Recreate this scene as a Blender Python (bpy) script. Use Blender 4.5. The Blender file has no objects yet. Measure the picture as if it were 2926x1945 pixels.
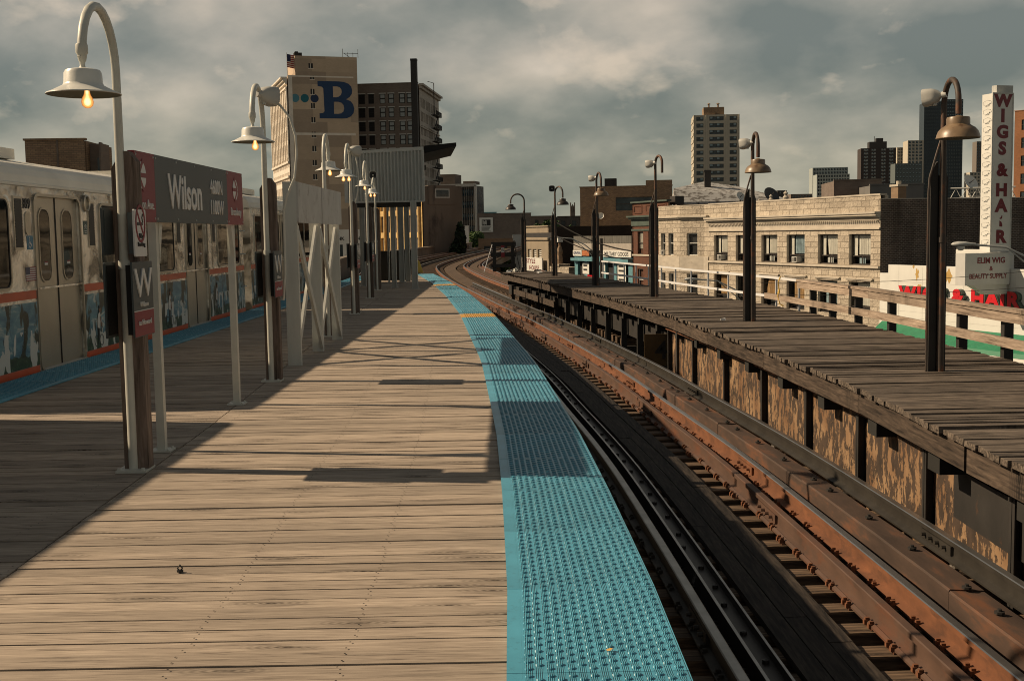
import bpy, math, random
from mathutils import Vector, Matrix
random.seed(7)
sc = bpy.context.scene
COL = sc.collection
PI = math.pi
# ---------------------------------------------------------------- camera, world, sun, exposure
cd = bpy.data.cameras.new('camera'); cam = bpy.data.objects.new('camera', cd); COL.objects.link(cam)
cd.sensor_width = 36; cd.lens = 41.83; cd.clip_start = .05; cd.clip_end = 9000
EYE = 1.6
cam.matrix_world = Matrix.Translation((0, 0, EYE)) @ Matrix.Rotation(PI/2-.08976, 4, 'X') @ Matrix.Rotation(-.017, 4, 'Z')
sc.camera = cam
SUN_ELEV = math.radians(35); SUN_DIR = Vector((-.986, .168, 0))
w = bpy.data.worlds.new('World'); sc.world = w; w.use_nodes = True
N = w.node_tree.nodes; K = w.node_tree.links; N.clear()
def nd(tree, t, **kw):
    n = tree.nodes.new(t)
    for k, v in kw.items():
        if k.startswith('i_'): n.inputs[k[2:].replace('_', ' ')].default_value = v
        else: setattr(n, k, v)
    return n
T = w.node_tree
out = nd(T, 'ShaderNodeOutputWorld'); bg = nd(T, 'ShaderNodeBackground'); bg.inputs[1].default_value = .1
sky = nd(T, 'ShaderNodeTexSky'); sky.sky_type = 'NISHITA'; sky.sun_disc = False
sky.sun_elevation = SUN_ELEV; sky.sun_rotation = math.atan2(SUN_DIR.x, SUN_DIR.y); sky.dust_density = 3
tc = nd(T, 'ShaderNodeTexCoord'); sp = nd(T, 'ShaderNodeSeparateXYZ'); K.new(tc.outputs['Generated'], sp.inputs[0])
za = nd(T, 'ShaderNodeMath', operation='ADD'); K.new(sp.outputs[2], za.inputs[0]); za.inputs[1].default_value = .46
zm = nd(T, 'ShaderNodeMath', operation='MAXIMUM'); K.new(za.outputs[0], zm.inputs[0]); zm.inputs[1].default_value = .06
dx = nd(T, 'ShaderNodeMath', operation='DIVIDE'); K.new(sp.outputs[0], dx.inputs[0]); K.new(zm.outputs[0], dx.inputs[1])
dy = nd(T, 'ShaderNodeMath', operation='DIVIDE'); K.new(sp.outputs[1], dy.inputs[0]); K.new(zm.outputs[0], dy.inputs[1])
cx = nd(T, 'ShaderNodeCombineXYZ'); K.new(dx.outputs[0], cx.inputs[0]); K.new(dy.outputs[0], cx.inputs[1])
mp = nd(T, 'ShaderNodeMapping'); K.new(cx.outputs[0], mp.inputs[0]); mp.inputs['Rotation'].default_value = (0, 0, .5); mp.inputs['Location'].default_value = (3.1, 1.7, 0)
mp.inputs['Scale'].default_value = (1.0, 1.0, 1)
n1 = nd(T, 'ShaderNodeTexNoise', i_Scale=2.6, i_Detail=10, i_Roughness=.50, i_Distortion=.0); K.new(mp.outputs[0], n1.inputs[0])
n2 = nd(T, 'ShaderNodeTexNoise', i_Scale=6.0, i_Detail=8, i_Roughness=.52, i_Distortion=.15); K.new(mp.outputs[0], n2.inputs[0])
r1 = nd(T, 'ShaderNodeValToRGB'); K.new(n1.outputs[0], r1.inputs[0])
def ramp(r, stops):
    e = r.color_ramp.elements
    while len(e) < len(stops): e.new(.5)
    for q, (p, c) in zip(e, stops): q.position = p; q.color = (*c, 1)
ramp(r1, [(.38, (.140, .165, .156)), (.46, (.215, .228, .206)), (.53, (.315, .308, .270)), (.59, (.41, .38, .322)), (.68, (.56, .50, .42))])
r2 = nd(T, 'ShaderNodeValToRGB'); K.new(n2.outputs[0], r2.inputs[0]); ramp(r2, [(.58, (0, 0, 0)), (.70, (1, 1, 1))])
mx = nd(T, 'ShaderNodeMixRGB', blend_type='MIX'); K.new(r2.outputs[0], mx.inputs[0]); K.new(r1.outputs[0], mx.inputs[1]); mx.inputs[2].default_value = (.62, .53, .42, 1)
fm = nd(T, 'ShaderNodeMath', operation='MULTIPLY'); K.new(r2.outputs[0], fm.inputs[0]); fm.inputs[1].default_value = .6; K.new(fm.outputs[0], mx.inputs[0])
# darker teal band close to the horizon, sky above the view darkened to cut ambient light
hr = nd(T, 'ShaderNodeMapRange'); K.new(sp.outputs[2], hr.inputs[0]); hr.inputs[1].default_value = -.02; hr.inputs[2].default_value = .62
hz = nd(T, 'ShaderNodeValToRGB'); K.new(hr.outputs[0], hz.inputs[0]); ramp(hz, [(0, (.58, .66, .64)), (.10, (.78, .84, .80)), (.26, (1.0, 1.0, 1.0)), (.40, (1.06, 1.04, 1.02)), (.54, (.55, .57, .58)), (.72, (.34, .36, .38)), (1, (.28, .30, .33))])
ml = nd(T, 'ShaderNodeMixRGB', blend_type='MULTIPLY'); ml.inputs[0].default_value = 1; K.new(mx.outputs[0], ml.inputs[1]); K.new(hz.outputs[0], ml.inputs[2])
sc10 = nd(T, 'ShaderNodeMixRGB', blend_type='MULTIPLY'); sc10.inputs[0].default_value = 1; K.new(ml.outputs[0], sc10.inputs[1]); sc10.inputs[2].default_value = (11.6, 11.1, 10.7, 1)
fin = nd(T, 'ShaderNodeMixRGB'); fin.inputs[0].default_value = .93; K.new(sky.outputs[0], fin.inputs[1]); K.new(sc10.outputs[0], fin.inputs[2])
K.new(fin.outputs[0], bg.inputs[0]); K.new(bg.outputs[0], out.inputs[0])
sl = bpy.data.lights.new('sun', 'SUN'); sl.energy = 5.0; sl.angle = math.radians(.6); sl.color = (1, .77, .52)
so = bpy.data.objects.new('sun', sl); COL.objects.link(so); so.location = (-40, 10, 40)
sv = Vector((SUN_DIR.x*math.cos(SUN_ELEV), SUN_DIR.y*math.cos(SUN_ELEV), math.sin(SUN_ELEV)))
so.rotation_euler = sv.to_track_quat('Z', 'Y').to_euler()
sc.cycles.filter_width = 1.0
sc.view_settings.view_transform = 'Standard'; sc.view_settings.look = 'None'; sc.view_settings.exposure = .12; sc.view_settings.gamma = 1
# ---------------------------------------------------------------- helpers
class MB:
    def __init__(s): s.v = []; s.f = []; s.m = []; s.c = []; s.cc = 0.
    def add(s, vs, fs, mi=0):
        o = len(s.v); s.v += [tuple(v) for v in vs]; s.f += [tuple(i+o for i in f) for f in fs]; s.m += [mi]*len(fs); s.c += [s.cc]*len(fs)
    def box(s, x0, x1, y0, y1, z0, z1, mi=0):
        s.add([(x0,y0,z0),(x1,y0,z0),(x1,y1,z0),(x0,y1,z0),(x0,y0,z1),(x1,y0,z1),(x1,y1,z1),(x0,y1,z1)],
              [(0,3,2,1),(4,5,6,7),(0,1,5,4),(1,2,6,5),(2,3,7,6),(3,0,4,7)], mi)
    def hexa(s, p, mi=0):
        s.add(p, [(0,3,2,1),(4,5,6,7),(0,1,5,4),(1,2,6,5),(2,3,7,6),(3,0,4,7)], mi)
    def tube(s, path, r, n=8, mi=0, caps=True):
        path = [Vector(p) for p in path]; R = r if isinstance(r, (list, tuple)) else [r]*len(path)
        vs = []; L = len(path); pn = None
        for i, p in enumerate(path):
            t = (path[min(i+1, L-1)]-path[max(i-1, 0)]).normalized()
            if pn is None: a = Vector((0, 0, 1)) if abs(t.z) < .9 else Vector((1, 0, 0)); u = t.cross(a).normalized()
            else: u = (pn-t*pn.dot(t)).normalized()
            pn = u; vv = t.cross(u)
            for k in range(n):
                an = 2*PI*k/n; vs.append(p+(u*math.cos(an)+vv*math.sin(an))*R[i])
        fs = [(i*n+k, i*n+(k+1) % n, (i+1)*n+(k+1) % n, (i+1)*n+k) for i in range(L-1) for k in range(n)]
        if caps: fs += [tuple(range(n-1, -1, -1)), tuple((L-1)*n+k for k in range(n))]
        s.add(vs, fs, mi)
    def lathe(s, prof, c=(0, 0, 0), n=24, mi=0, M=None):
        vs = []; c = Vector(c)
        for r, z in prof:
            for k in range(n):
                a = 2*PI*k/n; p = Vector((r*math.cos(a), r*math.sin(a), z))
                if M: p = M @ p
                vs.append(p+c)
        L = len(prof)
        s.add(vs, [(i*n+k, i*n+(k+1) % n, (i+1)*n+(k+1) % n, (i+1)*n+k) for i in range(L-1) for k in range(n)], mi)
    def plate(s, pts, y0, y1, mi=0):
        """polygon in x,z extruded from y0 (front) to y1"""
        n = len(pts); vs = [(x, y0, z) for x, z in pts]+[(x, y1, z) for x, z in pts]
        s.add(vs, [tuple(range(n)), tuple(range(2*n-1, n-1, -1))]+[(i, i+n, (i+1) % n+n, (i+1) % n) for i in range(n)], mi)
    def ring(s, po, pi, y0, y1, mi=0):
        n = len(po); vs = [(x, y0, z) for x, z in po]+[(x, y0, z) for x, z in pi]+[(x, y1, z) for x, z in po]+[(x, y1, z) for x, z in pi]
        fs = []
        for i in range(n):
            j = (i+1) % n
            fs += [(i, j, n+j, n+i), (i, 2*n+i, 2*n+j, j), (n+i, n+j, 3*n+j, 3*n+i)]
        s.add(vs, fs, mi)
    def sweep(s, path, prof, mi=0, caps=True):
        """path: (pos, right-normal) list; prof: (lateral, z)"""
        n = len(prof); vs = []
        for p, r in path:
            for a, z in prof: vs.append((p[0]+r[0]*a, p[1]+r[1]*a, p[2]+z))
        L = len(path)
        fs = [(i*n+k, (i+1)*n+k, (i+1)*n+(k+1) % n, i*n+(k+1) % n) for i in range(L-1) for k in range(n)]
        if caps: fs += [tuple(range(n)), tuple((L-1)*n+k for k in range(n-1, -1, -1))]
        s.add(vs, fs, mi)
    def wall(s, x0, x1, z0, z1, holes, y=0, t=.2, mi=0, mr=None):
        """front skin at y with openings and reveals of depth t"""
        X = sorted({x0, x1, *[h[0] for h in holes], *[h[1] for h in holes]}); Z = sorted({z0, z1, *[h[2] for h in holes], *[h[3] for h in holes]})
        X = [a for a in X if x0 <= a <= x1]; Z = [a for a in Z if z0 <= a <= z1]
        for i in range(len(X)-1):
            for j in range(len(Z)-1):
                cx_, cz_ = (X[i]+X[i+1])/2, (Z[j]+Z[j+1])/2
                if any(h[0] < cx_ < h[1] and h[2] < cz_ < h[3] for h in holes): continue
                s.add([(X[i], y, Z[j]), (X[i+1], y, Z[j]), (X[i+1], y, Z[j+1]), (X[i], y, Z[j+1])], [(0, 1, 2, 3)], mi)
        for a, b, c, d in holes:
            s.add([(a,y,c),(b,y,c),(b,y,d),(a,y,d),(a,y+t,c),(b,y+t,c),(b,y+t,d),(a,y+t,d)], [(0,4,5,1),(1,5,6,2),(2,6,7,3),(3,7,4,0)], mi if mr is None else mr)
    def mesh(s, name, mats, smooth=False):
        me = bpy.data.meshes.new(name); me.from_pydata(s.v, [], s.f)
        for m in (mats if isinstance(mats, (list, tuple)) else [mats]): me.materials.append(m)
        me.polygons.foreach_set('material_index', s.m)
        if smooth: me.polygons.foreach_set('use_smooth', [True]*len(s.f))
        if any(s.c):
            at = me.attributes.new('rnd', 'FLOAT', 'FACE'); at.data.foreach_set('value', s.c)
        me.update()
        return me
    def build(s, name, mats, parent=None, smooth=False, loc=None, rz=0):
        o = bpy.data.objects.new(name, s.mesh(name, mats, smooth)); COL.objects.link(o)
        if parent: o.parent = parent
        if loc: o.location = loc
        if rz: o.rotation_euler = (0, 0, rz)
        if smooth:
            try:
                me = o.data; me.set_sharp_from_angle(angle=math.radians(40))
            except Exception: pass
        return o
def tag(o, label=None, cat=None, group=None, kind=None):
    if label: o['label'] = label
    if cat: o['category'] = cat
    if group: o['group'] = group
    if kind: o['kind'] = kind
    return o
def thing(name, label, cat, loc=(0, 0, 0), rz=0, group=None):
    o = bpy.data.objects.new(name, None); COL.objects.link(o); o.location = loc; o.rotation_euler = (0, 0, rz); o.empty_display_size = .2
    return tag(o, label, cat, group)
CH = {}
def kids(o): return [c for c in bpy.data.objects if c.parent == o]
def copy_tree(o, parent=None):
    c = o.copy(); COL.objects.link(c); c.parent = parent
    for k in kids(o): copy_tree(k, c)
    return c
def inst(o, parent, loc, rz=0, name=None):
    c = o.copy(); COL.objects.link(c); c.parent = parent; c.location = loc; c.rotation_euler = (0, 0, rz)
    return c
def rrect(x0, x1, z0, z1, r, n=5):
    p = []
    for cx_, cz_, a0 in ((x1-r, z0+r, -PI/2), (x1-r, z1-r, 0), (x0+r, z1-r, PI/2), (x0+r, z0+r, PI)):
        for k in range(n+1): a = a0+PI/2*k/n; p.append((cx_+r*math.cos(a), cz_+r*math.sin(a)))
    return p
def circ(cx_, cz_, r, n=20, rz=None): return [(cx_+r*math.cos(2*PI*k/n), cz_+(rz or r)*math.sin(2*PI*k/n)) for k in range(n)]
FONT = None
def text(body, h, x, z, y, mat, parent, align='CENTER', sx=1., bold=0., ext=.004, name='lettering', shear=0., M=None, spacing=1.):
    cu = bpy.data.curves.new('t', 'FONT'); cu.body = body; cu.size = h/.73; cu.align_x = align; cu.extrude = ext; cu.offset = bold*h; cu.resolution_u = 3; cu.shear = shear; cu.space_character = spacing
    o = bpy.data.objects.new('t', cu); COL.objects.link(o)
    dg = bpy.context.evaluated_depsgraph_get(); me = bpy.data.meshes.new_from_object(o.evaluated_get(dg))
    bpy.data.objects.remove(o); bpy.data.curves.remove(cu)
    me.transform(Matrix.Translation((x, y, z)) @ Matrix.Rotation(PI/2, 4, 'X') @ Matrix.Diagonal((sx, 1, 1, 1)))
    me.materials.clear(); me.materials.append(mat)
    q = bpy.data.objects.new(name, me); COL.objects.link(q); q.parent = parent
    return q
# ---------------------------------------------------------------- materials
def mk(name):
    m = bpy.data.materials.new(name); m.use_nodes = True; t = m.node_tree; t.nodes.clear()
    o = t.nodes.new('ShaderNodeOutputMaterial'); b = t.nodes.new('ShaderNodeBsdfPrincipled'); t.links.new(b.outputs[0], o.inputs[0])
    return m, t, b
def coord(t, sc_=(1, 1, 1), kind='Object', rot=(0, 0, 0)):
    c = t.nodes.new('ShaderNodeTexCoord'); m = t.nodes.new('ShaderNodeMapping'); t.links.new(c.outputs[kind], m.inputs[0]); m.inputs['Scale'].default_value = sc_; m.inputs['Rotation'].default_value = rot
    return m.outputs[0]
def noise(t, vec, scale, detail=5, rough=.55, dist=0.):
    n = nd(t, 'ShaderNodeTexNoise', i_Scale=scale, i_Detail=detail, i_Roughness=rough, i_Distortion=dist); t.links.new(vec, n.inputs[0]); return n.outputs[0]
def cramp(t, fac, stops):
    r = t.nodes.new('ShaderNodeValToRGB'); t.links.new(fac, r.inputs[0]); ramp(r, stops); return r.outputs[0]
def mixc(t, fac, a, b, mode='MIX'):
    m = nd(t, 'ShaderNodeMixRGB', blend_type=mode)
    for i, q in ((0, fac), (1, a), (2, b)):
        if isinstance(q, (int, float)): m.inputs[i].default_value = q
        elif isinstance(q, tuple): m.inputs[i].default_value = (*q, 1) if len(q) == 3 else q
        else: t.links.new(q, m.inputs[i])
    return m.outputs[0]
def mth(t, op, a, b=0.):
    m = nd(t, 'ShaderNodeMath', operation=op)
    for i, q in ((0, a), (1, b)):
        if isinstance(q, (int, float)): m.inputs[i].default_value = q
        else: t.links.new(q, m.inputs[i])
    return m.outputs[0]
def bump(t, b, h, s=.3, d=.01):
    n = t.nodes.new('ShaderNodeBump'); n.inputs['Strength'].default_value = s; n.inputs['Distance'].default_value = d; t.links.new(h, n.inputs['Height']); t.links.new(n.outputs[0], b.inputs['Normal'])
def setp(b, rough=.6, metal=0., spec=.5):
    b.inputs['Roughness'].default_value = rough; b.inputs['Metallic'].default_value = metal; b.inputs['Specular IOR Level'].default_value = spec
def plain(name, c, rough=.6, metal=0., var=.15, scale=3., bmp=.1, stain=None, thr=(.62, .68), sscale=6., sc_=(1, 1, 1), spec=.5):
    """paint/metal/stone with mottled tone and optional stains or chips of another colour"""
    m, t, b = mk(name); v = coord(t, sc_)
    f = noise(t, v, scale, 6)
    lo = tuple(x*(1-var) for x in c); hi = tuple(min(1, x*(1+var)) for x in c)
    col = cramp(t, f, [(.3, lo), (.7, hi)])
    if stain:
        g = noise(t, v, sscale, 8, .65)
        col = mixc(t, cramp(t, g, [(thr[0], (0, 0, 0)), (thr[1], (1, 1, 1))]), col, stain)
        bump(t, b, g, .35, .004)
    elif bmp: bump(t, b, noise(t, v, scale*6, 4), bmp, .005)
    t.links.new(col, b.inputs['Base Color']); setp(b, rough, metal, spec)
    return m
def wood(name, lo, hi, grain='X', dark=(.03, .022, .016), gs=1., rough=.8, fine=1., con=.14, crk_=.55):
    """weathered timber: grain stretched along one axis, tone by face attribute, knots"""
    m, t, b = mk(name)
    at = nd(t, 'ShaderNodeAttribute'); at.attribute_name = 'rnd'
    c = t.nodes.new('ShaderNodeTexCoord')
    off = nd(t, 'ShaderNodeVectorMath', operation='ADD'); sc_ = nd(t, 'ShaderNodeVectorMath', operation='SCALE'); cmb = nd(t, 'ShaderNodeCombineXYZ')
    for i in range(3): t.links.new(at.outputs['Fac'], cmb.inputs[i])
    t.links.new(cmb.outputs[0], sc_.inputs[0]); sc_.inputs['Scale'].default_value = 37.
    t.links.new(c.outputs['Object'], off.inputs[0]); t.links.new(sc_.outputs[0], off.inputs[1])
    s = {'X': (1.3, 22, 22), 'Y': (22, 1.3, 22), 'Z': (22, 22, 1.3)}[grain]
    mpn = t.nodes.new('ShaderNodeMapping'); t.links.new(off.outputs[0], mpn.inputs[0]); mpn.inputs['Scale'].default_value = tuple(q*gs for q in s)
    g = noise(t, mpn.outputs[0], 1.6, 9, .62, .35)
    s2 = {'X': (.9, 5.5, 5.5), 'Y': (5.5, .9, 5.5), 'Z': (5.5, 5.5, .9)}[grain]
    mp2 = t.nodes.new('ShaderNodeMapping'); t.links.new(off.outputs[0], mp2.inputs[0]); mp2.inputs['Scale'].default_value = s2
    kn = noise(t, mp2.outputs[0], 1.5, 3, .5, .2)
    wv = mth(t, 'SINE', mth(t, 'MULTIPLY', kn, 55.)); wv = mth(t, 'MULTIPLY', mth(t, 'ADD', wv, 1.), .5)
    # knots: sparse elongated voronoi cells
    vo = nd(t, 'ShaderNodeTexVoronoi', i_Scale=.55); vo.voronoi_dimensions = '2D'; mp3 = t.nodes.new('ShaderNodeMapping'); t.links.new(off.outputs[0], mp3.inputs[0])
    mp3.inputs['Scale'].default_value = {'X': (2.6, 9.5, 9.5), 'Y': (9.5, 2.6, 9.5), 'Z': (9.5, 9.5, 2.6)}[grain]; t.links.new(mp3.outputs[0], vo.inputs['Vector'])
    sc3 = t.nodes.new('ShaderNodeSeparateColor'); t.links.new(vo.outputs['Color'], sc3.inputs[0]); has = mth(t, 'GREATER_THAN', sc3.outputs[0], .5)
    dis = mth(t, 'ADD', vo.outputs['Distance'], mth(t, 'MULTIPLY', mth(t, 'SUBTRACT', kn, .5), .12))
    rg = mth(t, 'MULTIPLY', mth(t, 'ADD', mth(t, 'SINE', mth(t, 'MULTIPLY', dis, 120.)), 1.), .5)
    kd = mth(t, 'MULTIPLY', cramp(t, dis, [(.04, (1, 1, 1)), (.08, (.5, .5, .5)), (.2, (.36, .36, .36)), (.30, (0, 0, 0))]), has)
    kd = mth(t, 'MULTIPLY', kd, mth(t, 'ADD', mth(t, 'MULTIPLY', rg, .8), .35))
    base = cramp(t, g, [(.5-con, lo), (.5+con, hi)])
    base = mixc(t, mth(t, 'MULTIPLY', wv, .38), base, lo)
    base = mixc(t, mth(t, 'MULTIPLY', kd, .9), base, dark)
    crk = cramp(t, g, [(.345, (1, 1, 1)), (.41, (0, 0, 0))])
    base = mixc(t, mth(t, 'MULTIPLY', crk, crk_), base, dark)
    big = noise(t, c.outputs['Object'], .7, 4)
    base = mixc(t, 1., base, cramp(t, big, [(.3, (.86, .85, .84)), (.7, (1.08, 1.06, 1.04))]), 'MULTIPLY')
    tone = nd(t, 'ShaderNodeMapRange'); t.links.new(at.outputs['Fac'], tone.inputs[0]); tone.inputs[3].default_value = .78; tone.inputs[4].default_value = 1.16
    hsv = t.nodes.new('ShaderNodeHueSaturation'); t.links.new(tone.outputs[0], hsv.inputs['Value']); t.links.new(base, hsv.inputs['Color'])
    t.links.new(hsv.outputs[0], b.inputs['Base Color']); setp(b, rough, 0, .3)
    bump(t, b, g, .5*fine, .006)
    return m
def uvw(t):
    """(x+y, z) wall coordinates for bricks on axis-aligned walls"""
    c = t.nodes.new('ShaderNodeTexCoord'); s = t.nodes.new('ShaderNodeSeparateXYZ'); t.links.new(c.outputs['Object'], s.inputs[0])
    k = t.nodes.new('ShaderNodeCombineXYZ'); t.links.new(mth(t, 'ADD', s.outputs[0], s.outputs[1]), k.inputs[0]); t.links.new(s.outputs[2], k.inputs[1])
    return k.outputs[0], c.outputs['Object']
def brick(name, c1, c2, mortar, bw=.22, rh=.075, ms=.012, rough=.85, vari=.5, rock=0., streak=0.):
    m, t, b = mk(name); uv, ob = uvw(t)
    bt = t.nodes.new('ShaderNodeTexBrick'); t.links.new(uv, bt.inputs['Vector']); bt.inputs['Scale'].default_value = 1
    bt.inputs['Brick Width'].default_value = bw; bt.inputs['Row Height'].default_value = rh; bt.inputs['Mortar Size'].default_value = ms
    bt.inputs['Color1'].default_value = (*c1, 1); bt.inputs['Color2'].default_value = (*c2, 1); bt.inputs['Mortar'].default_value = (*mortar, 1); bt.inputs['Bias'].default_value = 0
    big = noise(t, ob, .35, 6, .6)
    col = mixc(t, vari, bt.outputs[0], cramp(t, big, [(.3, (.62, .6, .58)), (.7, (1.25, 1.22, 1.18))]), 'MULTIPLY')
    if streak:
        st = noise(t, coord(t, (1.2, 1.2, .12)), 1.1, 6, .6); col = mixc(t, cramp(t, st, [(.5, (0, 0, 0)), (.75, (streak, streak, streak))]), col, tuple(x*.35 for x in c1))
    t.links.new(col, b.inputs['Base Color']); setp(b, rough, 0, .2)
    if rock:
        rn = noise(t, ob, 5., 6, .6); h = mth(t, 'ADD', mth(t, 'MULTIPLY', rn, 1.), mth(t, 'MULTIPLY', bt.outputs['Fac'], -1.2)); bump(t, b, h, rock, .12)
    else: bump(t, b, mth(t, 'MULTIPLY', bt.outputs['Fac'], -1.), .4, .01)
    return m
def glass(name, c=(.02, .025, .03), rough=.06, var=.5, refl=.5):
    m, t, b = mk(name); v = coord(t); f = noise(t, v, .9, 4); t.links.new(cramp(t, f, [(.35, tuple(x*(1-var) for x in c)), (.65, tuple(x*(1+var) for x in c))]), b.inputs['Base Color']); setp(b, rough, 0, refl)
    bump(t, b, noise(t, v, 1.3, 2), .05, .05)
    return m
MT = {}
MT['deck'] = wood('deck_wood', (.275, .228, .185), (.50, .425, .345), gs=2.0, con=.17, crk_=.42)
MT['deck_old'] = wood('old_deck_wood', (.035, .028, .022), (.23, .19, .155), dark=(.01, .008, .006))
MT['deck_old2'] = wood('fascia_wood', (.035, .026, .02), (.12, .09, .068), 'Y', dark=(.01, .008, .006))
MT['rail_wood'] = wood('handrail_wood', (.20, .155, .12), (.42, .345, .275), 'X', gs=.8)
MT['post_wood'] = wood('post_wood', (.10, .075, .06), (.24, .185, .155), 'Z')
MT['white_wood'] = plain('white_painted_wood', (.52, .525, .48), .7, var=.12, scale=2.5, stain=(.13, .12, .10), thr=(.68, .74), sscale=7., sc_=(3, 3, .5))
MT['tie'] = wood('tie_wood', (.025, .017, .012), (.27, .185, .12), 'X', dark=(.01, .007, .005))
MT['walk'] = wood('walkway_wood', (.006, .005, .005), (.060, .048, .038), 'Y', dark=(.006, .005, .004))
MT['beam'] = plain('rusty_timber', (.060, .036, .025), .8, var=.45, scale=2.2, stain=(.15, .058, .024), thr=(.52, .70), sscale=2.2, sc_=(2, .5, 2))
MT['rust'] = plain('rust', (.155, .060, .025), .75, var=.35, scale=5, stain=(.07, .03, .015), thr=(.52, .70), sscale=4, sc_=(1, .5, 1))
MT['rust_dark'] = plain('dark_rust', (.10, .045, .022), .7, var=.4, scale=7, stain=(.03, .018, .012), thr=(.5, .62), sscale=9)
MT['rust_brown'] = plain('rust_brown', (.088, .050, .034), .65, var=.3, scale=4, stain=(.13, .05, .024), thr=(.5, .7), sscale=3, sc_=(1, .5, 1))
MT['steel_rail'] = plain('polished_rail', (.42, .42, .42), .28, .9, var=.12, scale=3, bmp=.02)
MT['rail_side'] = plain('rail_side', (.050, .043, .036), .6, .2, var=.3, scale=6)
MT['grey_rail'] = plain('grey_rail', (.36, .35, .325), .42, .5, var=.25, scale=4, bmp=.05)
MT['dark_steel'] = plain('dark_steel', (.020, .018, .016), .7, var=.3, scale=3, stain=(.06, .03, .015), thr=(.62, .70), sscale=5)
MT['black_metal'] = plain('black_metal', (.012, .012, .013), .5, var=.3)
MT['cream_paint'] = plain('cream_pole_paint', (.56, .56, .50), .45, var=.07, scale=9, stain=(.06, .06, .06), thr=(.73, .745), sscale=6.)
MT['lamp_white'] = plain('lamp_white_enamel', (.70, .70, .65), .32, var=.05, scale=8, stain=(.15, .12, .09), thr=(.72, .76), sscale=7.)
MT['lamp_in'] = plain('lamp_inner_enamel', (.16, .17, .14), .5)
MT['lamp_dark'] = plain('dark_lamp_enamel', (.030, .024, .020), .45, var=.3, scale=7)
MT['lamp_rusty'] = plain('brown_lamp_enamel', (.20, .14, .085), .38, var=.3, scale=7, stain=(.07, .03, .015), thr=(.55, .68), sscale=6)
MT['pipe_rusty'] = plain('rusty_pipe', (.050, .038, .030), .6, var=.3, scale=9, stain=(.15, .055, .022), thr=(.52, .62), sscale=6, sc_=(1, 1, .5))
MT['horn'] = plain('horn_grey', (.45, .45, .42), .45, var=.1)
MT['horn_in'] = plain('horn_inside', (.05, .05, .05), .6)
MT['sign_grey'] = plain('sign_grey', (.050, .062, .064), .5, var=.08, scale=2)
MT['sign_red'] = plain('sign_red', (.21, .013, .024), .5, var=.08, scale=2)
MT['sign_white'] = plain('sign_white', (.62, .63, .62), .4, var=.04)
MT['galv'] = plain('galvanised_sheet', (.42, .43, .41), .55, var=.1, scale=3, stain=(.20, .17, .14), thr=(.70, .74), sscale=4., sc_=(4, 4, .6))
MT['white_steel'] = plain('white_steel', (.42, .425, .40), .55, var=.1, scale=3, stain=(.16, .13, .10), thr=(.72, .76), sscale=6.)
MT['white_rail'] = plain('white_rail_paint', (.66, .67, .68), .45, var=.05)
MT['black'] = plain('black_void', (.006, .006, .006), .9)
MT['dark_boards'] = plain('dark_boards', (.014, .014, .012), .9, var=.4, sc_=(6, .4, 1))
m, t, b = mk('lit_bulb'); b.inputs['Base Color'].default_value = (1, .5, .15, 1); b.inputs['Emission Strength'].default_value = 1.
_lw = nd(t, 'ShaderNodeLayerWeight'); _lw.inputs[0].default_value = .5
t.links.new(cramp(t, _lw.outputs['Facing'], [(.04, (2.2, 1.35, .6)), (.22, (1.05, .48, .12)), (.7, (.42, .13, .025))]), b.inputs['Emission Color']); MT['bulb'] = m
def tactile(name, c):
    m, t, b = mk(name); v = coord(t)
    f = noise(t, v, 3., 5); col = cramp(t, f, [(.3, tuple(x*.86 for x in c)), (.7, tuple(x*1.1 for x in c))])
    dirt = noise(t, v, 22., 6, .7); col = mixc(t, cramp(t, dirt, [(.54, (0, 0, 0)), (.72, (.6, .6, .6))]), col, tuple(x*.4+.01 for x in c))
    wear = noise(t, coord(t, kind='Object'), 1.7, 4, .6); oi = t.nodes.new('ShaderNodeObjectInfo'); col = mixc(t, 1., col, cramp(t, mth(t, 'ADD', mth(t, 'MULTIPLY', wear, .7), mth(t, 'MULTIPLY', oi.outputs['Random'], .3)), [(.3, (.72, .74, .74)), (.65, (1.08, 1.06, 1.04))]), 'MULTIPLY')
    # fine grip lines between the domes, coloured darker; paler column gaps imitate sheen
    s = t.nodes.new('ShaderNodeSeparateXYZ'); t.links.new(v, s.inputs[0])
    ln = mth(t, 'SINE', mth(t, 'MULTIPLY', s.outputs[0], 2*PI/.0070)); px_ = (.66-.075)/15
    cl = mth(t, 'FRACT', mth(t, 'DIVIDE', mth(t, 'SUBTRACT', s.outputs[0], .062), px_)); colm = mth(t, 'SUBTRACT', .5, mth(t, 'ABSOLUTE', mth(t, 'SUBTRACT', cl, .5)))
    edge = mth(t, 'GREATER_THAN', s.outputs[0], .055); msk = mth(t, 'MULTIPLY', mth(t, 'GREATER_THAN', colm, .13), edge)
    h = mth(t, 'MULTIPLY', ln, msk)
    col = mixc(t, mth(t, 'MULTIPLY', mth(t, 'GREATER_THAN', h, .1), .8), col, tuple(x*.42 for x in c))
    t.links.new(col, b.inputs['Base Color']); setp(b, .36, 0, .5); bump(t, b, h, .6, .002)
    return m
MT['tact'] = tactile('blue_tactile', (.078, .355, .51)); MT['tact_y'] = tactile('yellow_tactile', (.78, .42, .06))
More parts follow.
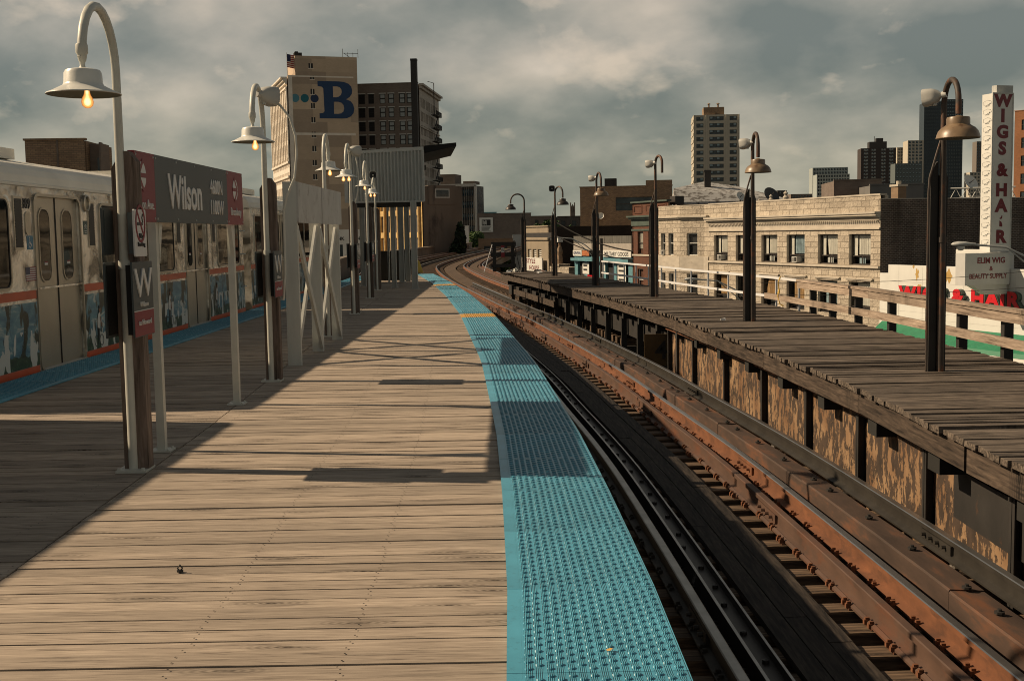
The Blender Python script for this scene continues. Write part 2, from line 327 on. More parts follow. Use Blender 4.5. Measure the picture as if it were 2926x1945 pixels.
# ---------------------------------------------------------------- ground and streets (setting)
def interp(P, y):
    if y <= P[0][1]: a, b = P[0], P[1]
    elif y >= P[-1][1]: a, b = P[-2], P[-1]
    else:
        for a, b in zip(P, P[1:]):
            if a[1] <= y <= b[1]: break
    t = (y-a[1])/(b[1]-a[1]); return a[0]+(b[0]-a[0])*t
def catmull(P, step=.5):
    out = []; Q = [Vector((*p, 0)) for p in P]; Q = [2*Q[0]-Q[1]]+Q+[2*Q[-1]-Q[-2]]
    for i in range(1, len(Q)-2):
        n = max(2, int((Q[i+1]-Q[i]).length/step))
        for k in range(n):
            t = k/n; a, b, c, d = Q[i-1:i+3]
            out.append(.5*((2*b)+(c-a)*t+(2*a-5*b+4*c-d)*t*t+(3*b-a-3*c+d)*t**3))
    out.append(Q[-2]); return out
GZ = -7.0
asph = plain('asphalt', (.05, .05, .05), .9, var=.25, scale=.3)
conc = plain('concrete', (.22, .205, .18), .85, var=.2, scale=.8)
grd = plain('city_ground', (.065, .062, .055), .95, var=.35, scale=.05)
b = MB(); b.box(-6000, 6000, -300, 9000, GZ-1, GZ); tag(b.build('ground', grd), kind='structure')
FO = Vector((24.8, 80, 0)); FD = Vector((-.324, .946, 0)); FRZ = math.atan2(-.946, .324)   # street front line, local x runs towards the camera
def front(s): p = FO+FD*s; return (p.x, p.y, GZ)
b = MB(); b.box(-160, 75, -17, -4, .0, .004+.0); 
st = MB(); st.box(-220, 60, -15, -4.2, -.4, .02); tag(st.build('street', asph, loc=front(0), rz=FRZ), kind='structure')
st = MB(); st.box(-220, 60, -4.2, 12, -.4, .15); st.box(-220, 60, -17.5, -15, -.4, .15); tag(st.build('pavement', conc, loc=front(0), rz=FRZ), kind='structure')
MT['rubber_nail'] = plain('nail_head', (.03, .022, .016), .6)
# ---------------------------------------------------------------- near platform
ER = [(.62, -6), (.62, 5.3), (.58, 7.4), (.52, 9.5), (.43, 11.5), (.27, 14.9), (-.02, 18.9), (-.38, 23.9), (-1.06, 31.2), (-2.03, 40), (-3.1, 48.1)]
EL = [(-5.76, -6), (-5.76, 24), (-5.88, 34), (-6.05, 42), (-6.25, 48.1)]
SEAM = [(-2.55, -6), (-2.45, 5.5), (-2.6, 10), (-2.8, 14.2), (-3.1, 20), (-3.9, 48.1)]
b = MB(); y = -4.2
while y < 48.0:
    wd = .138+random.uniform(-.003, .003)
    for (xa, xb) in ((interp(EL, y)+.02, interp(SEAM, y)-.006), (interp(SEAM, y)+.006, interp(ER, y)-.01)):
        b.cc = random.random()
        z = random.uniform(-.003, .003); ya = y+.0025+random.uniform(0, .002); yb = y+wd-.003-random.uniform(0, .0035); dz = random.uniform(-.002, .002)
        if random.random() < .12: yb -= .004
        sk = random.uniform(-.0015, .0015)
        b.hexa([(xa, ya+sk, -.05), (xb, ya-sk, -.05), (xb, yb-sk, -.05), (xa, yb+sk, -.05), (xa, ya+sk, z), (xb, ya-sk, z+dz), (xb, yb-sk, z+dz), (xa, yb+sk, z)])
    if 2.5 < y < 16:
        e_ = interp(ER, y)-.06
        for k, xn in enumerate((e_, e_-.02, e_-1.22, e_-1.86, -2.48, -2.72)):
            for q in (.03, .10):
                xx = xn+random.uniform(-.012, .012); yy = y+q+random.uniform(-.006, .006); b.cc = 0; b.add([(xx+.0048*math.cos(a*PI/3), yy+.0055*math.sin(a*PI/3), .0052) for a in range(6)], [tuple(range(6))], 1)
    y += wd
b.build('platform_deck', [MT['deck'], MT['rubber_nail']]); tag(bpy.data.objects['platform_deck'], kind='structure')
b = MB()
for P, s in ((ER, -1), (EL, 1)):
    for i in range(len(P)-1):
        (xa, ya), (xb, yb) = P[i], P[i+1]
        q = [(xa+s*.02, ya), (xb+s*.02, yb), (xb+s*.30, yb), (xa+s*.30, ya)]
        b.hexa([(*p, -.40) for p in q]+[(*p, -.056) for p in q])
for i in range(20): yy = -3+i*2.6; b.box(interp(EL, yy)+.3, interp(ER, yy)-.3, yy, yy+.25, -.5, -.058)
b.box(-5.0, -3.6, -5, 48, -.9, -.52); tag(b.build('platform_frame', MT['dark_steel']), kind='structure')
# nails on deck and little litter are inside the deck material; ring bolt stands proud
b = MB(); b.tube([(.0, 0, .0), (-.012, 0, .018), (0, 0, .034), (.012, 0, .018), (0, 0, .002)], .004, 6); b.lathe([(.016, 0), (.016, .008), (0, .009)], n=8)
o = b.build('ring_bolt', MT['black_metal'], loc=(-1.62, 5.62, .003)); tag(o, 'small dark ring bolt sticking out of the sunlit planks in the foreground', 'ring bolt')
# tactile tiles
TL = 1.03; TW = .66
def tile_mesh(mat, name):
    b = MB(); b.box(0, TW, 0, TL-.004, .0, .012)
    nx, ny = 15, 14; px = (TW-.075)/nx; py = TL/ny
    for i in range(nx):
        for j in range(ny):
            cx_ = .062+px*(i+.5); cy_ = py*(j+.5)+(py*.5 if i % 2 else 0)
            if cy_ > TL-.02: cy_ -= TL-.012*0-.0; 
            if cy_ < .012: continue
            if cy_ > TL-.014: continue
            vs = []; n = 8
            for r, z in ((1, .012), (.80, .0180), (.42, .0200)):
                for k in range(n): a = 2*PI*k/n; vs.append((cx_+.0158*r*math.cos(a), cy_+.0170*r*math.sin(a), z))
            fs = [(l*n+k, l*n+(k+1) % n, (l+1)*n+(k+1) % n, (l+1)*n+k) for l in range(2) for k in range(n)]+[tuple(2*n+k for k in range(n))]
            b.add(vs, fs)
    return b.mesh(name, mat, True)
tb, ty = tile_mesh(MT['tact'], 'tile'), tile_mesh(MT['tact_y'], 'tile_yellow')
for me_ in (tb, ty):
    me_.set_sharp_from_angle(angle=math.radians(30))
def strip(P, side, label, yel, y0, y1):
    root = thing('tactile_strip', label, 'tactile paving', (interp(P, y0), y0, .004), 0)
    y = y0; i = 0
    while y < y1-TL:
        x = interp(P, y); x2 = interp(P, y+TL); a = math.atan2(-(x2-x), TL)
        isy = any(abs(y-q) < TL/2+.01 for q in yel)
        o = bpy.data.objects.new('tile', ty if isy else tb); COL.objects.link(o); o.parent = root
        if isy: tag(o, 'yellow tile')
        if side > 0: o.location = (x-TW*math.cos(a)+.0-root.location.x, y-TW*math.sin(a)-y0, random.uniform(0, .0015)); o.rotation_euler = (0, 0, a)
        else: o.location = (x+TW*math.cos(a)-root.location.x, y+TL*1.0-y0, random.uniform(0, .0015)); o.rotation_euler = (0, 0, a+PI)
        y += math.cos(a)*TL; i += 1
strip(ER, 1, 'bright blue studded strip with yellow tiles along the sunlit right edge of the platform', (22.6, 37.2), -2.0, 48.3)
strip(EL, -1, 'blue studded strip in the shade beside the standing train', (), -2.0, 48.3)
# ---------------------------------------------------------------- tracks
RT = -.95                                                             # top of rail
CP = [(2.36, -6), (2.32, -1), (2.22, 3), (2.09, 6.5), (1.98, 10.1), (1.84, 13.4), (1.58, 17.1), (1.12, 23), (-.12, 34.5), (-.75, 39.2), (-1.98, 49), (-4.4, 69), (-6.35, 90), (-6.9, 102), (-6.6, 122), (-5.6, 150), (-3.6, 190), (-1.2, 236)]
PATH = catmull(CP, .5)
def offpath(off, y0=-10, y1=400, z=0, src=None, step=1):
    src = src or PATH; o = []
    for i, p in enumerate(src):
        if p.y < y0 or p.y > y1 or (i % step and i != len(src)-1): continue
        t = (src[min(i+1, len(src)-1)]-src[max(i-1, 0)]).normalized(); r = (t.y, -t.x)
        o.append(((p.x+r[0]*off, p.y+r[1]*off, z), r))
    return o
def railprof(h=.17, fw=.075, hw=.036):
    return [(-fw, 0), (fw, 0), (fw, .015), (.012, .035), (.010, h-.05), (hw, h-.04), (hw, h-.006), (hw-.008, h), (-hw+.008, h), (-hw, h-.006), (-hw, h-.04), (-.010, h-.05), (-.012, .035), (-fw, .015)]
MT['rail_scuffed'] = plain('scuffed_channel', (.035, .028, .024), .5, .2, var=.3, scale=6, stain=(.30, .29, .27), thr=(.665, .68), sscale=3.2, sc_=(2.5, .7, 1))
MT['contact_side'] = plain('contact_rail_side', (.052, .047, .040), .5, .4, var=.25, scale=4)
def rail(name, off, mats, parent, y0, y1, z=RT, joints=0, src=None, h=.17, top=1, fw=.075):
    b = MB(); pr = railprof(h, fw); path = offpath(off, y0, y1, z-h, src)
    b.sweep(path, pr)
    nseg = len(path)-1
    for i in range(nseg*len(pr)):                                      # polished running band on the head
        if i % len(pr) in (6, 7, 8): b.m[i] = top
    if joints:
        acc = 2.5
        for (p, r), (q, _) in zip(path, path[1:]):
            acc += math.dist(p[:2], q[:2])
            if acc > joints and p[1] < 45:
                acc = 0; t = (-r[1], r[0])
                for s in (-1, 1):
                    c = [(p[0]+r[0]*s*o_+t[0]*l_, p[1]+r[1]*s*o_+t[1]*l_) for o_, l_ in ((.014, 0), (.036, 0), (.036, .62), (.014, .62))]
                    b.hexa([(*k, z-h+.035) for k in c]+[(*k, z-.052) for k in c])
                    for l_ in (.1, .24, .38, .52):
                        bx = (p[0]+r[0]*s*.036+t[0]*l_, p[1]+r[1]*s*.036+t[1]*l_, z-h+.08); b.tube([bx, (bx[0]+r[0]*s*.035, bx[1]+r[1]*s*.035, bx[2])], .016, 6, 0)
    return b.build(name, mats, parent)
# tie mesh: timber with plates and spikes
def tie_bm(detail=True):
    b = MB(); b.cc = 0.4; b.box(-1.3, 1.3, -.10, .10, -.17, 0, 0); M1 = 1
    if detail:
        for x in (-.77, -.60, .45, .77):
            M1 = 2 if x < 0 else 1  # shade painted in: plates and spikes on the platform side are darker
            b.box(x-.10, x+.10, -.075, .075, .0, .012, M1)
            for s in (-1, 1):
                for yy in (-.045, .045):
                    b.box(x+s*.095-.02, x+s*.095+.02, yy-.016, yy+.016, .012, .045, M1)
                    b.box(x+s*.088-.018, x+s*.088+.012, yy-.012, yy+.012, .045, .06, M1)
    return b
near = thing('railway_track', 'rusty elevated track with guard rails curving past the sunlit platform edge', 'railway track', (0, 0, 0))
tm = tie_bm().mesh('tie', [MT['tie'], MT['rust'], MT['rail_side']])
acc = 0; ties = 0; rest = MB(); k0 = 0
for i in range(len(PATH)-1):
    p, q = PATH[i], PATH[i+1]; seg = (q-p).length; d = -acc
    while acc+seg >= .45:
        f = (.45-acc)/seg; p = p.lerp(q, f); seg = (q-p).length; acc = 0
        a = math.atan2(-(q-p).x, (q-p).y)+random.uniform(-.012, .012)
        if 1.9 < p.y and ties < 100:
            o = bpy.data.objects.new('tie', tm); COL.objects.link(o); o.parent = near; o.location = (p.x+random.uniform(-.03, .03), p.y, RT-.185); o.rotation_euler = (0, 0, a); ties += 1
        elif p.y > 20 and p.y < 240:
            c, s_ = math.cos(a), math.sin(a)
            rest.hexa([(p.x+c*x-s_*yy, p.y+s_*x+c*yy, z) for z in (RT-.355, RT-.185) for x, yy in ((-1.3, -.1), (1.3, -.1), (1.3, .1), (-1.3, .1))])
    acc += seg
tag(rest.build('tie', MT['tie'], near), kind='stuff')
R2 = [MT['rust'], MT['steel_rail']]; G2 = [MT['rail_side'], MT['grey_rail']]; RR = [MT['rust_brown'], MT['rust_brown']]
rail('rail', -.80, G2, near, -6, 400, RT, 8.); rail('rail', .77, R2, near, -6, 400, RT, 7.)
rail('guard_rail', .45, RR, near, -6, 60, RT, 6.3)
b = MB(); b.sweep(offpath(.45, -6, 60, RT-.17), [(-.085, 0), (-.06, 0), (-.06, .03), (-.085, .016)]); b.build('guard_plate', MT['rust_brown'], near)
b = MB(); b.sweep(offpath(-.59, -6, 60, RT-.17), [(-.085, 0), (.075, 0), (.075, .165), (.062, .165), (.062, .11), (-.068, .11), (-.068, .165), (-.085, .165)])
for i, (p_, r_) in enumerate(offpath(-.59, -6, 60, RT-.06)):
    if p_[1] < 40 and i % 1 == 0: b.lathe([(.022, 0), (.022, .022), (0, .028)], (p_[0]+random.uniform(-.025, .025), p_[1]+random.uniform(-.1, .1), p_[2]), 6, 0)
b.build('guard_channel', MT['rail_scuffed'], near)
b = MB(); b.sweep(offpath(-.59, -6, 60, RT-.004), [(-.087, 0), (-.066, 0), (-.066, .004), (-.087, .004)]); b.build('channel_edge', MT['grey_rail'], near)
b = MB(); b.sweep(offpath(-.59, -6, 60, RT-.004), [(.060, 0), (.077, 0), (.077, .004), (.060, .004)]); b.build('channel_edge', MT['grey_rail'], near)
for k, xo in enumerate((-.27, -.11, .05)):
    b = MB(); path = offpath(xo, -6, 60, RT-.185)
    i = 0; n = 0
    while i < len(path)-9:
        L = 8+random.randint(0, 2); b.cc = random.random(); e = random.uniform(0, .012)
        b.sweep([(tuple(Vector(p)), r) for p, r in path[i:i+L+1]], [(-.077, 0), (.077, 0), (.077, .05+e), (-.077, .05+e)]); i += L
    b.build('walkway_plank', MT['walk'], near)
b = MB()
for off in (-.85, .85):
    b.sweep(offpath(off, -6, 400, RT-.36, None, 2), [(-.15, -.75), (.15, -.75), (.15, 0), (-.15, 0)])
b.build('track_girder', MT['dark_steel'], near)
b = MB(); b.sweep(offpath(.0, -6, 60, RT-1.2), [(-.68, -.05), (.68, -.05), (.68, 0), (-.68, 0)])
b.build('black_underlay', MT['black'], near)  # black sheet in the open space below the ties, standing in for shade
gb = thing('guard_timber', 'long rust stained timber beam with bolts between running rail and contact rail', 'timber beam')
path = offpath(1.09, -6, 60, RT-.185); i = 0
while i < len(path)-9:
    L = 7; b = MB(); seg = path[i:i+L+1]; e = random.uniform(-.008, .008)
    b.sweep([(Vector(p)+Vector((random.uniform(-.004, .004), 0, 0)), r) for p, r in seg], [(-.125, 0), (.125, 0), (.125, .20+e), (-.115, .215+e), (-.125, .20+e)])
    for p, r in seg[::2]:
        b.lathe([(.035, .218+e), (.035, .232+e), (.015, .234+e), (.015, .25+e), (0, .25+e)], p, 8, 1)
    b.build('beam_section', [MT['beam'], MT['dark_steel']], gb); i += L
tr = thing('third_rail', 'dark grey contact rail on insulators beside the timber beam', 'contact rail')
rail('contact_bar', 1.43, [MT['contact_side'], MT['steel_rail']], tr, -6, 60, RT+.10, 9., h=.16, fw=.07)
b = MB(); b.lathe([(.06, 0), (.06, .03), (.035, .04), (.05, .07), (.035, .09), (.05, .12), (.03, .13)], (0, 0, 0), 10); b.box(-.11, .11, -.05, .05, -.01, .02); im_ = b.mesh('insulator', plain('insulator', (.10, .085, .07), .4))
b = MB(); b.cc = .4; b.box(-.32, .5, -.1, .1, -.17, -.005); st_m = b.mesh('support_tie', MT['tie'])
for i, (p, r) in enumerate(offpath(1.43, -6, 60, RT-.185)):
    if i % 5 == 0: o = bpy.data.objects.new('insulator', im_); COL.objects.link(o); o.parent = tr; o.location = p
    if i % 2 == 0 and p[1] > 2: o = bpy.data.objects.new('support_tie', st_m); COL.objects.link(o); o.parent = tr; o.location = (p[0]-.08, p[1], p[2])
def far_track(off, y0, y1, lab, planks=True):
    t_ = thing('railway_track', lab, 'railway track')
    for o_ in (-.77, .77): rail('rail', off+o_, R2, t_, y0, y1, RT)
    for o_ in (-.5, .5): rail('guard_rail', off+o_, RR, t_, y0, y1, RT)
    b = MB(); pts = offpath(off, y0, y1, 0)
    for p, r in pts:
        for q in (0,):
            c, s_ = r[0], r[1]; b.hexa([(p[0]+c*x-s_*yy, p[1]+s_*x+c*yy, z) for z in (RT-.355, RT-.185) for x, yy in ((-1.3, -.12), (1.3, -.12), (1.3, .12), (-1.3, .12))])
    tag(b.build('tie', MT['tie'], t_), kind='stuff')
    b = MB(); b.sweep(offpath(off, y0, y1, RT-.36, None, 2), [(-1.1, -.7), (1.1, -.7), (1.1, -.05), (-1.1, -.05)]); b.build('track_girder', MT['dark_steel'], t_)
    if planks: b = MB(); b.sweep(offpath(off, y0, y1, RT-.185, None, 2), [(-.33, 0), (.33, 0), (.33, .05), (-.33, .05)]); b.build('walkway_plank', MT['tie'], t_)
    return t_
far_track(3.75, 30, 400, 'second track from the platform, curving away beyond the old platform')
far_track(7.0, 56, 82, 'third track from the platform, its inner curve passing behind the barrier')
far_track(-3.9-.0, 48, 400, 'outermost track ahead of the train, curving beside the stone wall')
b = MB(); b.sweep(offpath(5.4, 52, 82, RT-.2, None, 2), [(-.9, -.08), (.9, -.08), (.9, 0), (-.9, 0)]); b.sweep(offpath(1.86, 48, 400, RT-.2, None, 2), [(-.45, -.08), (.45, -.08), (.45, 0), (-.45, 0)])
tag(b.build('track_walkway', MT['tie']), 'brown timber walkways lying between the curving tracks', 'walkway')
b = MB(); b.sweep(offpath(-6.6, 52, 400, -.55, None, 2), [(-.25, -6), (.2, -6), (.2, .28), (.32, .30), (.32, .5), (-.35, .5)])
tag(b.build('parapet_wall', plain('parapet_concrete', (.17, .14, .11), .9, var=.3, scale=.6)), 'low concrete parapet following the outer track below the blank wall', 'parapet wall')
# ---------------------------------------------------------------- old platform on the right
OL = [(3.42, -4), (3.42, 9), (3.48, 12), (3.36, 16), (3.02, 23), (2.4, 29.5), (1.62, 35.3), (.55, 43), (-.45, 49.6)]
OR = [(5.95, -4), (5.90, 14), (5.78, 20.5), (5.45, 25), (4.78, 29.3), (3.9, 36), (3.1, 41.4), (1.6, 49.6)]
oldp = thing('old_platform', 'weathered dark plank platform on the far side of the track', 'platform')
b = MB(); y = -4
while y < 49.5:
    wd = random.choice((.14, .19, .235)); b.cc = random.random()
    xa, xb = interp(OL, y)-random.uniform(.0, .05), interp(OR, y)+random.uniform(0, .03); z = random.uniform(-.008, .008); tw = random.uniform(-.008, .008)
    ya, yb = y+.006, y+wd-.006-random.choice((0, .004, .012)); sk = random.uniform(-.004, .004)
    n = 3
    for k in range(n):
        u0, u1 = xa+(xb-xa)*k/n, xa+(xb-xa)*(k+1)/n; s0, s1 = (sk*(1-2*k/n)), (sk*(1-2*(k+1)/n))
        z0_, z1_ = z+random.uniform(0, .0), z
        b.hexa([(u0, ya+s0, -.05), (u1, ya+s1, -.05), (u1, yb+s1, -.05), (u0, yb+s0, -.05), (u0, ya+s0, z+tw), (u1, ya+s1, z+tw), (u1, yb+s1, z-tw), (u0, yb+s0, z-tw)])
    y += wd
b.build('deck', MT['deck_old'], oldp)
for i in range(len(OL)-1):
    (xa, ya), (xb, yb) = OL[i], OL[i+1]
    L = math.hypot(xb-xa, yb-ya); n = max(1, round(L/3.2))
    for k in range(n):
        p = Vector((xa, ya, 0)).lerp(Vector((xb, yb, 0)), k/n); q = Vector((xa, ya, 0)).lerp(Vector((xb, yb, 0)), (k+1)/n-.004)
        b = MB(); b.cc = random.random(); h = random.uniform(0, .012)
        b.hexa([(p.x+.03, p.y, -.27-h), (q.x+.03, q.y, -.27-h), (q.x+.09, q.y, -.27-h), (p.x+.09, p.y, -.27-h), (p.x+.03, p.y, -.06), (q.x+.03, q.y, -.06), (q.x+.09, q.y, -.06), (p.x+.09, p.y, -.06)])
        b.build('fascia_board', MT['deck_old2'], oldp)
y = .6
while y < 49:
    b = MB(); x0 = interp(OL, y)+.10; x1 = interp(OR, y)-.05
    b.box(x0, x1, y, y+.28, -.46, -.055)
    b.build('crossbeam', MT['dark_boards'], oldp); y += 1.83
b = MB()
for off in (.35, 1.3, 2.2):
    for i in range(len(OL)-1):
        (xa, ya), (xb, yb) = OL[i], OL[i+1]; q = [(xa+off, ya), (xa+off+.2, ya), (xb+off+.2, yb), (xb+off, yb)]
        b.hexa([(*p, -.9) for p in q]+[(*p, -.47) for p in q])
b.build('stringer', MT['dark_steel'], oldp)
y = 23
while y < 49:
    b = MB(); x = interp(OL, y)+.18; b.box(x, x+.13, y, y+.16, -2.6, -.47); b.build('post', MT['dark_steel'], oldp); y += 1.9
for yy0 in (37.5, 40.6, 43.4):
    b = MB(); x = interp(OL, yy0); x2 = interp(OL, yy0+2.7); b.cc = .5; q = [(x+.02, yy0), (x+.08, yy0), (x2+.08, yy0+2.7), (x2+.02, yy0+2.7)]
    b.hexa([(*p, -.75) for p in q]+[(*p, -.56) for p in q]); b.build('side_board', MT['deck_old2'], oldp)
# plate girder under it
peel, t, bs = mk('peeling_tan_paint'); v = coord(t, (1, 2.6, 1.2)); v2 = coord(t, (1, 11, 4.5))
pn = noise(t, v, 3.0, 10, .66, .4); pn2 = noise(t, v2, 3.2, 8, .7, .4)
low = noise(t, coord(t, (1, .35, .5)), 1., 2)
fac = cramp(t, mth(t, 'ADD', mth(t, 'MULTIPLY', pn, .66), mth(t, 'ADD', mth(t, 'MULTIPLY', pn2, .28), mth(t, 'MULTIPLY', low, .12))), [(.525, (0, 0, 0)), (.535, (1, 1, 1))])
tan = cramp(t, noise(t, coord(t), 2., 6), [(.35, (.17, .090, .042)), (.65, (.31, .20, .11))]); rst = cramp(t, noise(t, coord(t), 5., 6), [(.3, (.028, .019, .013)), (.7, (.075, .048, .032))])
t.links.new(mixc(t, fac, tan, rst), bs.inputs['Base Color']); setp(bs, .7); bump(t, bs, mth(t, 'MULTIPLY', fac, -1.), .8, .006)
GP = [(3.80, 1), (3.80, 9), (3.78, 12), (3.66, 16), (3.42, 20.5), (3.18, 24)]
gd = thing('plate_girder', 'riveted steel girder with peeling tan paint below the old platform', 'girder')
ys = [1.2, 3., 4.9, 6.75, 8.74, 10.6, 12.6, 14.6, 16.8, 19.1, 21.5, 23.7]
for ya, yb in zip(ys, ys[1:]):
    b = MB(); xa, xb = interp(GP, ya), interp(GP, yb); b.hexa([(xa, ya, -2.4), (xb, yb, -2.4), (xb+.02, yb, -2.4), (xa+.02, ya, -2.4), (xa, ya, -.36), (xb, yb, -.36), (xb+.02, yb, -.36), (xa+.02, ya, -.36)])
    b.build('web_panel', peel, gd)
    b = MB(); q = [(xa-.13, ya+.05), (xa+.15, ya+.05), (xb+.15, yb-.01), (xb-.13, yb-.01)]; b.hexa([(*p, -.358) for p in q]+[(*p, -.335) for p in q]); b.build('top_flange', MT['rust'], gd)
for ya in ys:
    b = MB(); xa = interp(GP, ya); b.box(xa-.085, xa-.002, ya-.006, ya+.006, -2.4, -.36); b.box(xa-.085, xa-.073, ya-.05, ya+.05, -2.4, -.36)
    b.build('stiffener', MT['dark_steel'], gd)
    b = MB(); b.box(xa-.014, xa-.003, ya+.04, ya+.16, -2.4, -.37)
    for k in range(17): z = -.45-k*.115; b.lathe([(.017, 0), (.013, .012), (0, .016)], (xa-.014, ya+.10, z), 6, 0, Matrix.Rotation(-PI/2, 3, 'Y'))
    b.build('rivet_strip', peel, gd)
pl = thing('number_plate', 'small dark square plate painted with the number 4 hanging under the platform', 'number plate', (3.05, 24.2, 0), PI/2*.0)
b = MB(); b.box(-.35, .35, 0, .02, -1.15, -.5); b.build('plate', plain('ochre_plate', (.10, .06, .02), .7), pl)
text('4', .38, 0, -1.0, -.006, MT['black_metal'], pl, bold=.02)
# ---------------------------------------------------------------- train
stl, t, bs = mk('train_stainless'); v = coord(t, (1, 1, 1))
f = noise(t, v, 1.6, 3, .5, 1.2); t.links.new(cramp(t, f, [(.40, (.20, .19, .165)), (.46, (.58, .55, .49)), (.60, (.92, .89, .82))]), bs.inputs['Base Color']); setp(bs, .24, .6); bump(t, bs, noise(t, v, 3.2, 2, .5, 1.5), .55, .03)  # dark swirls in the base colour imitate warped reflections
MT['stl'] = stl
MT['door_stl'] = plain('train_door_steel', (.46, .42, .345), .34, .7, var=.1, scale=1.5, bmp=.03)
MT['roof_paint'] = plain('train_roof', (.74, .71, .63), .5, .1, var=.1, scale=1.3, bmp=.02)
MT['train_red'] = plain('train_red_band', (.55, .10, .04), .4, 0, var=.12)
MT['rubber'] = plain('rubber', (.012, .012, .012), .6)
MT['tglass'] = glass('train_glass', (.006, .008, .009), .04, .5, .10)
MT['louvre'] = plain('louvre', (.03, .028, .024), .5, .3)
wr, t, bs = mk('advert_wrap'); c = t.nodes.new('ShaderNodeTexCoord'); s = t.nodes.new('ShaderNodeSeparateXYZ'); t.links.new(c.outputs['Object'], s.inputs[0])
skyc = cramp(t, noise(t, coord(t, (1, 1, 3)), 2., 6, .6, 1.), [(.4, (.05, .17, .26)), (.56, (.13, .29, .36)), (.64, (.46, .50, .48))])
tre = noise(t, coord(t, (1.5, 1, .75)), 1.9, 7, .6, .4); tf = cramp(t, tre, [(.50, (0, 0, 0)), (.53, (1, 1, 1))])
trec = cramp(t, noise(t, coord(t), 14., 5, .7), [(.4, (.006, .010, .009)), (.65, (.025, .05, .025))])
col = mixc(t, tf, skyc, trec)
gr = mth(t, 'LESS_THAN', mth(t, 'ADD', s.outputs[2], mth(t, 'MULTIPLY', noise(t, coord(t), 2.5, 4), .25)), .36)
grc = cramp(t, noise(t, coord(t, (1, 1, 2)), 7., 6, .7), [(.4, (.012, .035, .022)), (.6, (.035, .085, .04)), (.72, (.25, .27, .25))])
col = mixc(t, gr, col, grc)
wb = noise(t, coord(t, (3.2, 1, 1.6)), 1.6, 2, .5); zb = mth(t, 'MULTIPLY', mth(t, 'LESS_THAN', s.outputs[2], .52), mth(t, 'GREATER_THAN', wb, .55)); col = mixc(t, zb, col, (.58, .60, .57))
t.links.new(col, bs.inputs['Base Color']); setp(bs, .3)
MT['wrap'] = wr
MT['cyc_w'] = plain('advert_white', (.55, .56, .54), .4); MT['cyc_d'] = plain('advert_dark', (.012, .02, .025), .4); MT['cyc_s'] = plain('advert_skin', (.20, .09, .05), .4)
HL = 7.27
def frame_window(parent, x0, x1, z0, z1, r, split=None, name='window'):
    b = MB(); b.ring(rrect(x0, x1, z0, z1, r), rrect(x0+.035, x1-.035, z0+.035, z1-.035, r*.8), -.022, .0, 0)
    if split: b.box(split-.02, split+.02, -.018, .0, z0+.03, z1-.03, 0)
    f = b.build(name, [MT['door_stl']], parent)
    b = MB(); b.plate(rrect(x0+.03, x1-.03, z0+.03, z1-.03, r*.8), -.010, -.002); b.build('glass_pane', MT['tglass'], f)
    b = MB(); b.ring(rrect(x0+.03, x1-.03, z0+.03, z1-.03, r*.8), rrect(x0+.05, x1-.05, z0+.05, z1-.05, r*.7), -.016, -.009); b.build('gasket', MT['rubber'], f)
    return f
def cyclist(b, x, z, s=1.):
    for dx in (-.13, .13): b.ring(circ(x+dx*s, z+.11*s, .10*s, 14), circ(x+dx*s, z+.11*s, .085*s, 14), -.010, -.009, 1)
    b.plate([(x-.02*s, z+.12*s), (x+.03*s, z+.12*s), (x+.07*s, z+.33*s), (x-.03*s, z+.36*s)], -.011, -.009, 1)
    b.plate([(x-.06*s, z+.33*s), (x+.06*s, z+.31*s), (x+.11*s, z+.52*s), (x+.07*s, z+.60*s), (x-.01*s, z+.56*s), (x-.06*s, z+.45*s)], -.012, -.009, 0)
    b.plate([(x+.06*s, z+.50*s), (x+.10*s, z+.53*s), (x+.15*s, z+.34*s), (x+.12*s, z+.33*s)], -.0122, -.009, 2)
    b.plate(circ(x+.075*s, z+.64*s, .045*s, 12, .06*s), -.0125, -.009, 2)
    b.plate(circ(x+.07*s, z+.68*s, .047*s, 10, .03*s), -.0128, -.009, 1)
